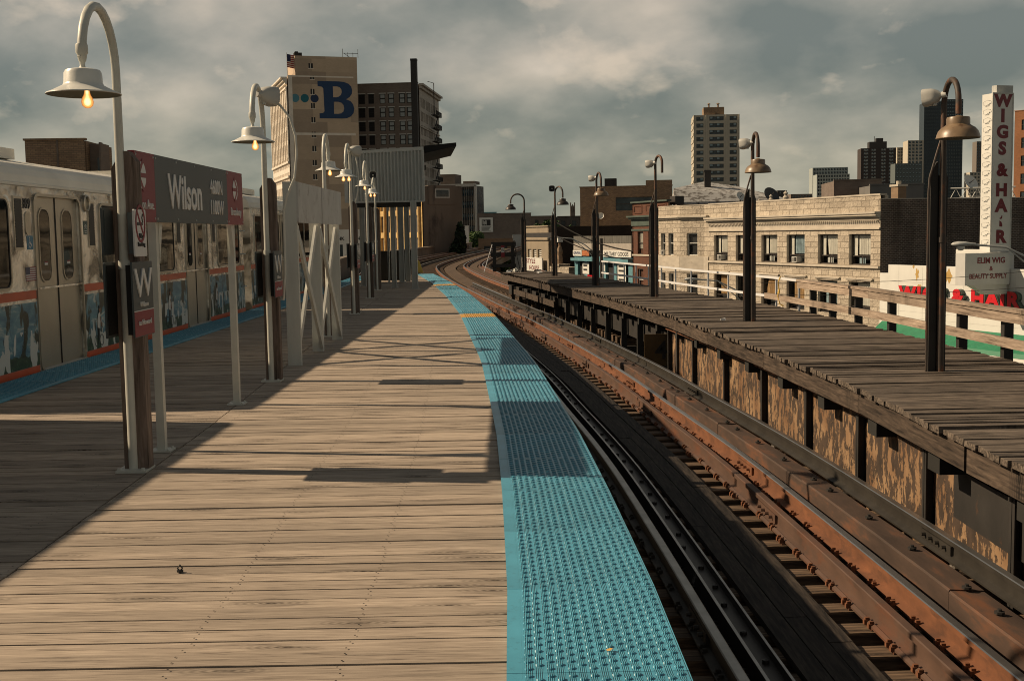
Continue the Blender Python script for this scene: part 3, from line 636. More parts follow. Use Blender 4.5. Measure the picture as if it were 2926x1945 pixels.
def make_car(label, num, last=False):
    r = thing('train_car', label, 'train car', (-5.86, 18.9, 0), PI/2, 'cars of the silver train')
    holes = [(-4.17, -2.63, .0, 2.16), (2.63, 4.17, .0, 2.16)]
    b = MB(); b.wall(-HL, HL, -.06, 2.27, holes, 0, .075); b.box(-HL, HL, .075, 2.70, -.06, 2.27); b.box(-HL, HL, 2.70, 2.76, -.06, 2.27)
    for s in (-1, 1): b.add([(s*HL, 0, -.06), (s*HL, .075, -.06), (s*HL, .075, 2.27), (s*HL, 0, 2.27)], [(0, 1, 2, 3)])
    b.box(-HL, HL, -.012, .001, 1.005, 1.03); b.box(-HL, HL, .3, 2.5, -1.0, -.061, 1)
    body = b.build('body', [MT['stl'], MT['black']], r)
    pr = [(.0, 2.26), (-.02, 2.27), (-.02, 2.30), (.0, 2.31), (.015, 2.40), (.06, 2.48), (.13, 2.535), (.22, 2.565), (.22, 2.575)]
    pr[-2:] = [(.20, 2.545)]
    def crown(y_): q = min(y_-.20, 2.56-y_); return 2.545+(.205*q if q < .75 else .154+.04*min(1, (q-.75)/.4))
    y_ = .20
    while y_ < 2.54: pr += [(y_+.004, crown(y_)+.010), (y_+.062, crown(y_+.06)+.010), (y_+.066, crown(y_+.066)-.014), (y_+.090, crown(y_+.09)-.014)]; y_ += .094
    pr += [(2.57, 2.545), (2.63, 2.535), (2.70, 2.48), (2.745, 2.40), (2.76, 2.30), (2.76, 2.26)]
    b = MB(); L = len(pr); X = [-HL, -HL+.05, HL-.05, HL]
    vs = [(x, y_+(.0 if k in (1, 2) else .0), z-(.0 if k in (1, 2) else .03)) for k, x in enumerate(X) for y_, z in pr]
    b.add(vs, [(k*L+i, (k+1)*L+i, (k+1)*L+i+1, k*L+i+1) for k in range(3) for i in range(L-1)]+[tuple(range(L)), tuple(3*L+i for i in range(L-1, -1, -1))])
    rf = b.build('roof', MT['roof_paint'], r)
    for xx in (-3.6, 3.6): b = MB(); b.box(xx-.9, xx+.9, .8, 1.96, 2.70, 2.84); b.build('vent_unit', MT['roof_paint'], rf)
    for s in (-3.4, 3.4):
        for k, (a, c_) in enumerate(((s-.765, s-.005), (s+.005, s+.765))):
            b = MB(); b.box(a, c_, .035, .07, 0, 2.155); d = b.build('door', MT['door_stl'], r)
            w0, w1 = a+.19, c_-.19
            b = MB(); b.ring(rrect(w0, w1, 1.08, 2.02, .15, 6), rrect(w0+.022, w1-.022, 1.102, 1.998, .13, 6), .024, .036); b.build('window_frame', MT['door_stl'], d)
            b = MB(); b.plate(rrect(w0+.018, w1-.018, 1.098, 2.002, .13, 6), .028, .034); b.build('glass_pane', MT['tglass'], d)
            b = MB(); b.box((w0+w1)/2-.05, (w0+w1)/2+.06, .026, .0279, 1.30, 1.345, 0); b.box((w0+w1)/2-.05, (w0+w1)/2+.06, .0255, .0259, 1.328, 1.345, 1); b.build('sticker', [MT['sign_white'], MT['sign_red']], d)
            b = MB(); b.box(c_-.012 if k == 0 else a, c_ if k == 0 else a+.012, .028, .036, 0, 2.15); b.build('door_edge', MT['rubber'], d)
        b = MB(); b.ring(rrect(s-.80, s+.80, -.03, 2.19, .14), rrect(s-.765, s+.765, .0, 2.155, .12), -.018, .002); b.build('door_frame', MT['door_stl'], r)
        b = MB(); b.box(s-.80, s+.80, -.05, .03, -.055, .0); b.box(s-.74, s+.74, -.045, .03, .0, .012); b.build('door_sill', MT['galv'], r)
    frame_window(r, -1.88, -.03, 1.03, 2.13, .14); frame_window(r, .03, 1.88, 1.03, 2.13, .14)
    for s in (-1, 1):
        a, c_ = sorted((s*4.93, s*6.85)); frame_window(r, a, c_, 1.03, 2.13, .14, split=None)
        for q in (2.18, 4.66):
            a, c_ = sorted((s*(q-.13), s*(q+.13))); b = MB(); b.box(a, c_, -.012, 0, 1.5, 2.14, 0); b.box(a+.025, c_-.025, -.013, -.012, 1.53, 2.11, 1)
            for k in range(15): z = 1.54+k*.038; b.box(a+.03, c_-.03, -.018, -.0131, z, z+.010, 1)
            b.build('louvre', [MT['door_stl'], MT['louvre']], r)
    xa = -4.34
    text(num, .125, -4.44, 2.0, -.004, MT['black_metal'], r, bold=.012, name='car_number')
    b = MB(); b.ring(rrect(-4.44, -4.27, 1.78, 2.0-.05, .05), rrect(-4.42, -4.29, 1.80, 1.93, .045), -.03, 0)
    b = MB(); b.plate(rrect(-4.46, -4.30, 1.68, 1.96, .07), -.012, 0, 0)
    for z, mi in ((1.90, 1), (1.82, 2), (1.74, 1)): b.lathe([(.032, 0), (.03, -.02), (.0, -.028)], (-4.38, -.012, z), 12, mi, Matrix.Rotation(-PI/2, 3, 'X') @ Matrix.Diagonal((1, 1, -1)))
    b.build('door_indicator', [MT['door_stl'], MT['rubber'], MT['sign_white']], r)
    b = MB(); b.lathe([(.115, 0), (.12, .03), (.10, .04), (.085, .03), (.08, .005), (0, .005)], (-2.37, -.0, 2.11), 20, 0, Matrix.Rotation(PI/2, 3, 'X')); b.build('round_speaker', MT['door_stl'], r, True)
    b = MB(); b.plate(rrect(-4.42, -4.24, 1.50, 1.67, .015), -.004, 0, 0); b.ring(circ(-4.34, 1.56, .038, 14), circ(-4.34, 1.56, .028, 14), -.006, -.004, 1); b.plate([(-4.35, 1.575), (-4.335, 1.575), (-4.335, 1.63), (-4.35, 1.63)], -.006, -.004, 1); b.plate([(-4.335, 1.575), (-4.30, 1.575), (-4.28, 1.54), (-4.29, 1.535), (-4.31, 1.565), (-4.335, 1.565)], -.0065, -.004, 1); b.plate(circ(-4.343, 1.645, .011, 8), -.006, -.004, 1)
    b.build('access_sign', [plain('sign_blue', (.02, .16, .28), .4), MT['sign_white']], r)
    b = MB(); b.plate(rrect(-2.48, -2.34, 1.68, 1.87, .01), -.004, 0, 0)
    for dx in (-.03, .03): b.ring(circ(-2.41+dx, 1.78, .024, 12), circ(-2.41+dx, 1.78, .018, 12), -.006, -.004, 1)
    b.plate([(-2.44, 1.78), (-2.425, 1.815), (-2.39, 1.82), (-2.395, 1.81), (-2.42, 1.80)], -.006, -.004, 1); b.box(-2.46, -2.36, -.006, -.004, 1.725, 1.735, 1); b.box(-2.45, -2.37, -.006, -.004, 1.70, 1.708, 1)
    b.build('bicycle_sign', [plain('sign_green', (.01, .06, .055), .4), MT['sign_white']], r)
    b = MB(); x0, x1, z0, z1 = -4.50, -4.20, 1.12, 1.29
    for k in range(13): za, zb_ = z0+(z1-z0)*k/13, z0+(z1-z0)*(k+1)/13; b.box(x0 if k < 6 else x0+.12, x1, -.004, 0, za, zb_, 0 if k % 2 == 0 else 1)
    b.box(x0, x0+.12, -.004, 0, z0+(z1-z0)*6/13, z1, 2); b.build('flag_decal', [MT['sign_red'], MT['sign_white'], plain('flag_blue', (.02, .03, .09), .4)], r)
    for a, c_ in ((-HL, -4.22), (-2.58, 2.58), (4.22, HL)):
        b = MB(); b.box(a, c_, -.004, 0, .90, 1.005); b.build('red_band', MT['train_red'], r)
        b = MB(); b.box(a, c_, -.004, 0, -.05, .075); b.build('red_band', MT['train_red'], r)
        b = MB(); b.box(a, c_, -.005, 0, .078, .86); wp = b.build('advert_wrap', MT['wrap'], r)
        x = a+.5
        while x < c_-.4: b = MB(); cyclist(b, x, .10, random.uniform(.8, 1.0)); x += random.uniform(.75, 1.5); b.build('cyclist_print', [MT['cyc_w'], MT['cyc_d'], MT['cyc_s']], wp)
    for z in (.55, 1.25, 1.75):
        b = MB(); x = HL-.25; b.tube([(x, 0, z), (x, -.06, z), (x+.16, -.06, z), (x+.16, 0, z)], .013, 6); b.build('grab_handle', MT['galv'], r)
    b = MB(); b.box(-HL-.2, -HL, 1.2, 1.5, -.7, -.4); b.box(HL, HL+.2, 1.2, 1.5, -.7, -.4)
    b.build('coupler', MT['rubber'], r)
    if last:
        b = MB(); b.box(HL, HL+.02, .15, .9, 1.25, 2.1); b.box(HL, HL+.02, 1.0, 1.8, .1, 2.1); b.box(HL, HL+.02, 1.9, 2.6, 1.25, 2.1); b.build('cab_window', MT['tglass'], r)
        for s in (.35, 2.4): b = MB(); b.lathe([(.07, 0), (.07, .04), (0, .05)], (HL, s, .55), 12, 0, Matrix.Rotation(PI/2, 3, 'Y')); b.build('headlight', MT['horn'], r)
    return r
car1 = make_car('silver train car numbered 2889 with its doors beside the station name sign', '2889')
car2 = make_car('silver train car farthest from the camera, seen between the white timber posts', '2890', True); car2.location = (-5.89, 34.05, 0); car2.rotation_euler.z = PI/2+.008
car0 = copy_tree(car1); tag(car0, 'silver train car nearest the camera whose end is just outside the left edge'); car0.location = (-5.86, 3.60, 0)
b = MB()
for x, z in ((-6.6, 1.1), (-7.6, 1.5), (-8.2, .8)): b.tube([(x, 11.0, z), (x, 11.36, z-.1), (x, 11.7, z)], .012, 6)
for z in (.9, 1.5): b.tube([(-6.3, 11.25+z*.05, z-.9), (-6.3, 11.3, z+.9)], .02, 6)
tag(b.build('safety_chain', MT['galv']), 'safety chains hung across the gap between the nearest two train cars', 'chain')
# ---------------------------------------------------------------- lamps
def horn_mesh(b, c, d, s=1., mi=0, mi2=1):
    d = Vector(d).normalized(); M = d.to_track_quat('Z', 'Y').to_matrix()
    # rounded square bell
    rings = [(.03, -.09), (.045, -.07), (.085, -.03), (.110, .02), (.120, .09), (.124, .135), (.110, .125), (.08, .08), (.04, .03), (.0, .03)]
    n = 24; vs = []
    for r, z in rings:
        for k in range(n):
            a = 2*PI*k/n; q = 1/((abs(math.cos(a))**4+abs(math.sin(a))**4)**.25) if r > .05 else 1
            vs.append(Vector(c)+M @ Vector((r*q*math.cos(a)*s*.9, r*q*math.sin(a)*s*.9, z*s)))
    L = len(rings); fs = [(i*n+k, i*n+(k+1) % n, (i+1)*n+(k+1) % n, (i+1)*n+k) for i in range(L-1) for k in range(n)]
    b.add(vs[:7*n], fs[:6*n], mi); o = len(b.v); b.add(vs[6*n:], [tuple(x-6*n for x in f) for f in fs[6*n:]], mi2)
    b.lathe([(0, -.13), (.036, -.13), (.036, -.08), (.03, -.08)], c, 12, mi, M)
    b.lathe([(0, .10), (.022, .09), (.028, .05)], c, 10, mi, M)
def gooseneck(h, reach, r=.03, lean=0., drop=.12, n=12, start=0.):
    """path in local y,z; arm towards -y"""
    R = reach/2; zc = h; p = [(0, 0, start), (0, 0, h*.5), (lean, 0, zc)]
    for k in range(1, n): a = PI*k/n; p.append((lean, -R+R*math.cos(a), zc+R*1.0*math.sin(a)))
    p.append((lean, -reach, zc)); p.append((lean, -reach, zc-drop)); return p
def lamp_left(loc, rim, ang, label, bulbs=1, timber=True, shx=.04, top=None, post='post_wood', timz=2.2):
    r = thing('platform_lamp', label, 'lamp', loc, 0, 'white lamps along the platform')
    reach = .74; zc = (top or rim+.60)-reach/2; ca, sa = math.cos(ang), math.sin(ang)
    rot = lambda p: (p[0]*ca-p[1]*sa, p[0]*sa+p[1]*ca, p[2])
    b = MB(); P = gooseneck(zc, reach, drop=zc-(rim+.235)); b.tube([rot(p) for p in P], [.034]*2+[.029]*(len(P)-2), 12); b.lathe([(.042, -.03), (.042, .03)], (0, 0, 1.43), 12)
    b.build('pole', MT['cream_paint'], r, True)
    b = MB(); c = rot((0, -reach, 0)); b.lathe([(.034, .30), (.037, .29), (.037, .245), (.03, .235), (.024, .20), (.016, .185), (.016, .165), (.024, .15), (.03, .14)], (c[0], c[1], rim), 14); b.build('collar', MT['cream_paint'], r, True)
    b = MB(); b.lathe([(0, .150), (.07, .148), (.102, .140), (.112, .122), (.116, .062), (.122, .048), (.15, .033), (.19, .013), (.222, .0), (.224, -.006), (.218, -.008)], (c[0], c[1], rim), 32, 0)
    b.lathe([(.218, -.008), (.18, .010), (.11, .040), (.0, .05)], (c[0], c[1], rim), 32, 1)
    b.build('lamp_shade', [MT['lamp_white'], MT['lamp_in']], r, True)
    for k in range(bulbs):
        o_ = 0.02 if bulbs == 1 else (-.055+.11*k)
        b = MB(); b.lathe([(.016, .03), (.017, .006), (.021, -.010), (.032, -.030), (.037, -.052), (.032, -.074), (.018, -.087), (0, -.091)], (c[0]+o_, c[1], rim), 14); b.build('bulb', MT['bulb'], r, True)
    if timber:
        for (x0, x1, zt, s) in ((-.060, -.0305, timz-.07, -1), (.0305, .108, timz, 1)):
            b = MB(); b.cc = random.random(); b.plate([(x0, 0), (x1, 0), (x1, zt-(.07 if s > 0 else .0)), (x1-(.05 if s > 0 else 0), zt), (x0+(.0 if s > 0 else .0), zt-(0 if s > 0 else .05))], -.01, .10); b.build('timber_post', MT[post], r)
        b = MB(); b.cc = .3; b.box(-.03, .03, .035, .095, 0, timz-.1); b.build('timber_post', MT[post], r)
    b = MB(); b.box(-.10, .11, -.09, .13, .0, .018)
    for x in (-.08, .085):
        for y_ in (-.07, .11): b.lathe([(.014, .018), (.014, .032), (0, .034)], (x, y_, 0), 6)
    b.build('base_plate', MT['cream_paint'], r); return r
lp = [((-2.645, 8.17, 0), 2.50, .05, 'nearest white gooseneck lamp with its dish tilting over the shaded deck', 1, 3.09, 2.2),
      ((-2.69, 13.2, 0), 2.59, .06, 'second white gooseneck lamp, with a grey loudspeaker and a curling cable on its top', 1, 3.20, 2.25),
      ((-2.93, 19.0, 0), 2.68, PI+.05, 'third white lamp, its arm turned away behind the blank white board', 1, 3.22, 2.2),
      ((-3.23, 24.4, 0), 2.76, .02, 'fourth white lamp, two bulbs under its dish and a loudspeaker on top', 2, 3.42, 2.3),
      ((-3.62, 30.4, 0), 2.82, .03, 'fifth white lamp, small single bulb and a plain arc in front of the corrugated panel', 1, 3.44, 2.35),
      ((-3.93, 35.0, 0), 2.79, .02, 'farthest white lamp, short and carrying the round black loudspeaker', 2, 3.25, 2.4)]
LL = []
for i, (loc, rim, ang, lab, nb, top, tz) in enumerate(lp):
    LL.append(lamp_left(loc, rim, ang, lab, nb, True, top=top, timz=tz, post='post_wood'))
b = MB(); b.tube([(.10, -.02, 3.12), (.20, 0, 3.03), (.30, 0, 2.90), (.355, 0, 2.7), (.36, 0, 2.5), (.33, 0, 2.25), (.24, 0, 2.06), (.19, .03, 1.9), (.185, .05, 1.6), (.18, .05, 1.2), (.15, .05, .9)], .013, 8); b.build('cable_conduit', MT['cream_paint'], LL[1], True)
b = MB(); b.tube([(.08, 0, 3.3), (.14, 0, 3.1), (.17, 0, 2.8), (.14, 0, 2.5), (.08, .03, 2.25)], .013, 8); b.build('cable_conduit', MT['cream_paint'], LL[3], True)
b = MB(); b.tube([(.0, 0, 3.15), (.03, -.1, 2.9), (.0, -.1, 2.6), (-.02, -.05, 2.35), (-.02, -.04, 2.0)], .013, 8); b.build('cable_conduit', MT['cream_paint'], LL[5], True)
def speaker(loc, d, label, s=1., grp='loudspeakers on the platform lamps'):
    b = MB(); horn_mesh(b, (0, 0, 0), d, s); b.box(-.02, .02, -.02, .02, -.10, .03, 0)
    o = b.build('loudspeaker', [MT['horn'], MT['horn_in']], None, True, loc=loc); return tag(o, label, 'loudspeaker', grp)
speaker((-2.63, 13.05, 3.13), (.5, .85, -.05), 'grey horn loudspeaker clamped to the second white lamp', .95)
speaker((-3.15, 24.35, 3.32), (.5, .85, -.05), 'grey horn loudspeaker on top of the fourth white lamp')
speaker((-3.98, 35.1, 3.36), (.05, -1, -.03), 'round dark mouthed loudspeaker facing the camera above the farthest white lamp', 1.0)
# small post signs
def post_sign(loc, name, label, kind, w=.44, h=.51, face=1):
    r = thing(name, label, 'sign', loc, PI/2*face)
    b = MB(); b.plate(rrect(-w/2, w/2, 0, h, .012, 3), 0, .012, 0)
    if kind == 'W':
        b.plate([(-w/2+.006, .006), (w/2-.006, .006), (w/2-.006, .175), (-w/2+.006, .175)], -.002, 0, 1); b.box(-w/2+.004, w/2-.004, -.003, 0, .175, .181, 2)
    b.build('panel', [MT['sign_grey'] if kind in 'WB' else MT['sign_white'], MT['sign_red'], MT['sign_white']], r)
    if kind == 'W':
        text('W', .20, 0, .275, -.004, MT['sign_white'], r, sx=1.35, bold=.012); text('Wilson', .035, 0, .205, -.004, MT['sign_white'], r, sx=1.25, bold=.01); text('to Howard', .038, 0, .08, -.004, MT['sign_white'], r, sx=1.2, bold=.01)
    if kind == 'N':
        b = MB(); b.ring(circ(0, h*.70, .105, 28, .13), circ(0, h*.70, .088, 28, .112), -.004, 0, 0); b.hexa([(-.07, -.0042, h*.70+.078), (-.058, -.0042, h*.70+.088), (-.058, 0, h*.70+.088), (-.07, 0, h*.70+.078), (.058, -.0042, h*.70-.088), (.07, -.0042, h*.70-.078), (.07, 0, h*.70-.078), (.058, 0, h*.70-.088)], 0)
        b.box(-.07, .05, -.003, 0, h*.70-.012, h*.70+.008, 1); b.tube([(.05, -.002, h*.7+.01), (.035, -.002, h*.7+.04), (.055, -.002, h*.7+.065)], .004, 5, 1)
        b.build('emblem', [MT['sign_red'], MT['black_metal']], r)
        text('No', .035, 0, .125, -.003, MT['black_metal'], r, sx=1.2, bold=.01); text('Smoking', .030, 0, .07, -.003, MT['black_metal'], r, sx=1.1, bold=.0)
    b = MB(); b.box(-w/2+.03, w/2-.03, .012, .055 if face > 0 else .016, .02, h-.02); b.build('backing', MT['black'] if h > .4 else MT['sign_grey'], r); return r
post_sign((-2.528, 8.18, .94), 'direction_sign', 'grey and red W sign reading Wilson, to Howard, on the nearest lamp post', 'W')
post_sign((-2.532, 8.19, 1.485), 'no_smoking_sign', 'white No Smoking sign on the nearest lamp post above the W sign', 'N', .26, .32)
post_sign((-2.725, 8.18, .94), 'direction_sign', 'back of the lower sign on the train side of the nearest lamp post', 'B', face=-1)
post_sign((-2.735, 8.12, 1.50), 'direction_sign', 'grey back of the upper small sign on the train side of the nearest lamp post', 'B', .26, .32, face=-1)
post_sign((-2.575, 13.2, .94), 'direction_sign', 'grey and red W sign on the second lamp post beside the white board', 'W')
post_sign((-2.78, 13.2, .94), 'direction_sign', 'dark back of the sign on the train side of the second lamp post', 'B', face=-1)
post_sign((-3.11, 24.4, .94), 'direction_sign', 'dark edged sign on the fourth lamp post facing the sunlit deck', 'W')
post_sign((-3.32, 24.4, .94), 'direction_sign', 'dark sign back on the train side of the fourth lamp post', 'B', face=-1)
post_sign((-3.50, 30.4, .94), 'direction_sign', 'small W sign on the fifth lamp post near the canopy', 'W')
post_sign((-3.71, 30.4, .94), 'direction_sign', 'dark sign back on the train side of the fifth lamp post', 'B', face=-1)
# station name sign
ns = thing('station_name_sign', 'long grey and dark red Wilson station name sign on two white legs', 'station sign', (-2.585, 8.13, 0), PI/2)
for k, (a, c_, m_) in enumerate(((.16, .62, 'sign_red'), (.622, 2.845, 'sign_grey'), (2.847, 3.47, 'sign_red'))):
    b = MB(); b.box(a, c_, 0, .045, 1.725, 2.215); pn_ = b.build('panel', MT[m_], ns)
    b = MB(); L = max(2, int((c_-a)/.5)+1)
    for i in range(L):
        for z in (1.75, 2.19): b.lathe([(.009, 0), (.008, .005), (0, .007)], (a+.03+(c_-a-.06)*i/(L-1), 0, z), 8, 0, Matrix.Rotation(PI/2, 3, 'X'))
    b.build('bolt_heads', MT['galv'], pn_)
text('Wilson', .265, 1.44, 1.84, -.003, MT['sign_white'], ns, sx=.93, bold=.028)
text('4600N', .128, 2.43, 1.985, -.003, MT['sign_white'], ns, sx=.90, bold=.012); text('1100W', .128, 2.43, 1.81, -.003, MT['sign_white'], ns, sx=.90, bold=.012)
text('Wilson Ave.', .072, .335, 1.815, -.003, MT['sign_white'], ns, sx=.95, bold=.0); text('Broadway', .076, 3.16, 1.81, -.003, MT['sign_white'], ns, sx=1.0, bold=.0)
def arrow_disc(x, s):
    b = MB(); z = 2.05; R = .095
    b.lathe([(0, 0), (R, 0), (R, .003), (0, .003)], (x, -.0005, z), 32, 0, Matrix.Rotation(PI/2, 3, 'X')); d = b.build('arrow_disc', MT['sign_white'], ns)
    b = MB(); tip = x-s*.075
    for (p, q, w_) in (((tip, z), (x+s*.03, z+.105), .016), ((tip, z), (x+s*.03, z-.105), .016), ((tip, z), (x+s*.11, z), .016)):
        dx_, dz_ = q[0]-p[0], q[1]-p[1]; l = math.hypot(dx_, dz_); nx, nz = -dz_/l*w_, dx_/l*w_
        b.plate([(p[0]-nx, p[1]-nz), (q[0]-nx, q[1]-nz), (q[0]+nx, q[1]+nz), (p[0]+nx, p[1]+nz)], -.0045-.0003*abs(dz_), -.003)
    b.build('arrow', MT['sign_red'], d)
arrow_disc(.31, 1); arrow_disc(3.16, -1)
for x in (.79, 3.27-.0):
    b = MB(); b.box(x-.032, x+.032, .05, .11, 0, 1.90); b.plate([(x+.032, 1.72), (x+.13, 1.72), (x+.032, 1.42)] if x < 2 else [(x-.032, 1.72), (x-.032, 1.42), (x-.13, 1.72)], .045, .08); lg = b.build('leg', MT['cream_paint'], ns)
    b = MB(); b.box(x-.08, x+.08, .0, .16, .002, .016)
    for dx in (-.06, .06):
        for dy_ in (.02, .14): b.lathe([(.010, .016), (.010, .026), (0, .028)], (x+dx, dy_, 0), 6)
    b.build('base_plate', MT['cream_paint'], lg)
# blank board frame
MT['board'] = plain('weathered_board', (.50, .49, .46), .6, var=.12, scale=3, stain=(.34, .31, .28), thr=(.56, .66), sscale=5., sc_=(1, 1, 1))
wf = thing('blank_sign_board', 'blank white painted board on three timber posts with crossed braces', 'sign board', (-2.715, 14.8, 0), 0)
for y_, wx, zt in ((0, .165, 2.28), (1.80, .15, 1.80), (3.62, .15, 1.80)):
    b = MB(); b.box(-wx/2, wx/2, y_-.03, y_+.05, 0, zt); b.build('post', MT['white_wood'], wf)
for z0_, z1_, a, c_ in ((1.775, 2.275, .0, 1.83), (1.775, 2.275, 1.835, 3.72)):
    b = MB(); b.box(.083, .108, a-.03, c_, z0_, z1_-(.0)); b.build('board', MT['board'], wf)
def brace(p, q, x, w_=.055, th=.035):
    b = MB(); (y0_, z0_), (y1_, z1_) = p, q; dy_, dz_ = y1_-y0_, z1_-z0_; l = math.hypot(dy_, dz_); ny, nz = -dz_/l*w_, dy_/l*w_
    b.hexa([(x, y0_-ny, z0_-nz), (x+th, y0_-ny, z0_-nz), (x+th, y0_+ny, z0_+nz), (x, y0_+ny, z0_+nz), (x, y1_-ny, z1_-nz), (x+th, y1_-ny, z1_-nz), (x+th, y1_+ny, z1_+nz), (x, y1_+ny, z1_+nz)])
    b.build('brace', MT['white_wood'], wf)
brace((.05, 1.70), (1.78, .08), .045); brace((.05, .10), (1.78, 1.72), .001); brace((1.84, 1.70), (3.58, .10), .045); brace((1.84, .10), (3.58, 1.70), .001)
# canopy with corrugated end
cn = thing('platform_canopy', 'butterfly canopy with pale corrugated end panel on white steel posts', 'canopy', (0, 35.5, 0))
b = MB(); n = 176; x0, x1 = -4.78, -2.54; vs = []
for i in range(n+1):
    x = x0+(x1-x0)*i/n; y_ = .038*math.sin(i/n*22*2*PI); vs += [(x, y_, 2.60), (x, y_, 4.02+.10*i/n)]
b.add(vs, [(2*i, 2*i+2, 2*i+3, 2*i+1) for i in range(n)]); b.box(x0, x1, .045, .06, 2.62, 4.02); b.build('end_panel', MT['galv'], cn, True)
b = MB(); b.hexa([(x0, -.03, 4.0), (x1+.02, -.03, 4.08), (x1+.02, .08, 4.08), (x0, .08, 4.0), (x0, -.03, 4.09), (x1+.02, -.03, 4.19), (x1+.02, .08, 4.19), (x0, .08, 4.09)]); b.box(x0-.1, x0+.01, -.03, .05, 2.58, 4.0); b.box(x1-.01, x1+.03, -.03, .08, 2.58, 4.08); b.box(x0, x1, -.028, .05, 2.57, 2.615); b.build('trim', MT['white_steel'], cn)
for s, xt in ((1, -1.55), (-1, -4.78)):
    b = MB(); xc = -3.7; b.hexa([(xc, .09, 3.74), (xt, .09, 4.20), (xt-s*.45, 6.0, 4.29), (xc, 6.0, 3.92), (xc, .09, 4.12 if s > 0 else 3.95), (xt, .09, 4.30 if s > 0 else 4.0), (xt-s*.45, 6.0, 4.37 if s > 0 else 4.0), (xc, 6.0, 4.12 if s > 0 else 4.0)]); b.build('roof_wing', MT['black'], cn)
    for y_ in (1.2, 3.4): b = MB(); b.hexa([(xc, y_, 2.95), (xc+s*1.0, y_, 3.7), (xc+s*1.0, y_+.1, 3.7), (xc, y_+.1, 2.95), (xc, y_, 3.7), (xc+s*1.0, y_, 3.85), (xc+s*1.0, y_+.1, 3.85), (xc, y_+.1, 3.8)]); b.build('bracket', MT['dark_steel'], cn)
def hpost(x, y_, w_, top, mat='white_steel', nm='post'):
    b = MB(); b.box(x-w_/2, x-w_/2+.014, y_-.09, y_+.09, 0, top); b.box(x+w_/2-.014, x+w_/2, y_-.09, y_+.09, 0, top); b.box(x-w_/2, x+w_/2, y_-.008, y_+.008, 0, top); b.box(x-w_/2-.05, x+w_/2+.05, y_-.12, y_+.12, 0, .015); b.build(nm, MT[mat], cn)
for x, y_, w_ in ((-2.86, .0, .17), (-4.68, 2.4, .16), (-3.57, 1.0, .14), (-3.72, 5.2, .17), (-3.55, 5.6, .16), (-4.22, 1.4, .08), (-4.14, 5.0, .05)): hpost(x, y_, w_, 2.62 if y_ < .5 else 3.4)
b = MB(); b.box(-4.7, -2.7, .9, 1.0, 2.45, 2.9); b.build('crossbeam', MT['dark_steel'], cn)
b = MB(); b.box(-4.9, -3.55, 6.3, 6.4, 0, 1.05); b.box(-4.2, -4.1, 6.3, 6.4, 0, 1.4)
tag(b.build('barrier_panel', MT['dark_boards'], loc=(0, 36.2, 0)), 'dark low barrier panel closing the shaded deck under the canopy', 'barrier')
b = MB(); b.plate([(0, .06), (.22, .06), (.05, .56), (-.1, .56)], 0, .03); tag(b.build('yellow_marker', plain('yellow_paint', (.45, .30, .05), .5), loc=(-3.78, 48.6, 0)), 'ochre triangular board at the far end of the sunlit platform', 'marker board')
# ---------------------------------------------------------------- right lamps
def lamp_right(loc, rim, dirv, label, shade=True, tall=None, horn=True):
    ls = MT['lamp_dark'] if loc[1] > 40 else MT['lamp_rusty']
    r = thing('old_lamp', label, 'lamp', loc, 0, 'rusty lamps on the old platform')
    reach = math.hypot(*dirv); ca, sa = -dirv[1]/reach, dirv[0]/reach; rot = lambda p: (p[0]*ca-p[1]*sa, p[0]*sa+p[1]*ca, p[2])
    zc = (tall or rim+.66)-reach/2
    b = MB(); P = gooseneck(zc, reach, drop=zc-(rim+.25 if shade else rim+.25)); b.tube([rot(p) for p in P], [.040]*2+[.031]*(len(P)-2), 12); b.lathe([(.046, -.03), (.046, .03)], (0, 0, 1.45), 12); b.build('pole', MT['pipe_rusty'], r, True)
    c = rot((0, -reach, 0))
    if shade:
        b = MB(); b.lathe([(0, .235), (.02, .235), (.035, .225), (.11, .215), (.118, .20), (.118, .14), (.135, .125), (.17, .105), (.20, .07), (.215, .03), (.222, .0), (.218, -.006)], (c[0], c[1], rim), 32, 0); b.lathe([(.218, -.006), (.19, .05), (.11, .11), (0, .12)], (c[0], c[1], rim), 32, 1); b.build('lamp_shade', [ls, MT['lamp_in']], r, True)
    b = MB(); b.cc = .2; b.plate([(-.125, 0), (-.045, 0), (-.045, 2.30), (-.07, 2.28), (-.125, 2.16)], .02, .08); b.plate([(.035, 0), (.062, 0), (.062, 2.12), (.035, 2.2)], .02, .08); b.box(-.045, .036, .05, .08, 0, 2.15); b.build('timber_post', MT['dark_steel'], r)
    b = MB(); b.tube([(-.150, .01, 0), (-.150, .01, 1.95), (-.14, .01, 2.12), (-.08, .0, 2.35), (-.03, 0, 2.52)], .014, 8); b.build('conduit', MT['pipe_rusty'], r, True)
    return r
rl = [((4.72, 13.05, 0), 2.51, (-.03, -.50), 'nearest rusty lamp with the largest brown bell shade, on the old dark platform', True, 3.14),
      ((4.20, 20.7, 0), 2.55, (-.01, -.50), 'second rusty lamp from the right with bell shade, in front of the stone building', True, 3.22),
      ((3.52, 28.9, 0), 2.72, (.12, -.34), 'rusty lamp with a bare hooked arm and no shade', False, 3.38),
      ((2.60, 35.8, 0), 2.66, (.10, -.48), 'rusty lamp with bell shade standing before the military goods shop', True, 3.34),
      ((1.66, 43.9, 0), 2.60, (.27, -.40), 'dark lamp with arm to the right near the far end of the old platform', True, 3.26),
      ((.60, 49.4, 0), 2.57, (-.56, -.05), 'farthest dark lamp on the old platform with a wide arc to the left', True, 3.20)]
for loc, rim, dv, lab, sh, tl in rl: lamp_right(loc, rim, dv, lab, sh, tl)
g2 = 'loudspeakers on the old lamps'
speaker((4.63, 13.08, 3.00), (-.75, .65, -.1), 'pale round backed loudspeaker on the nearest rusty lamp', .85, g2)
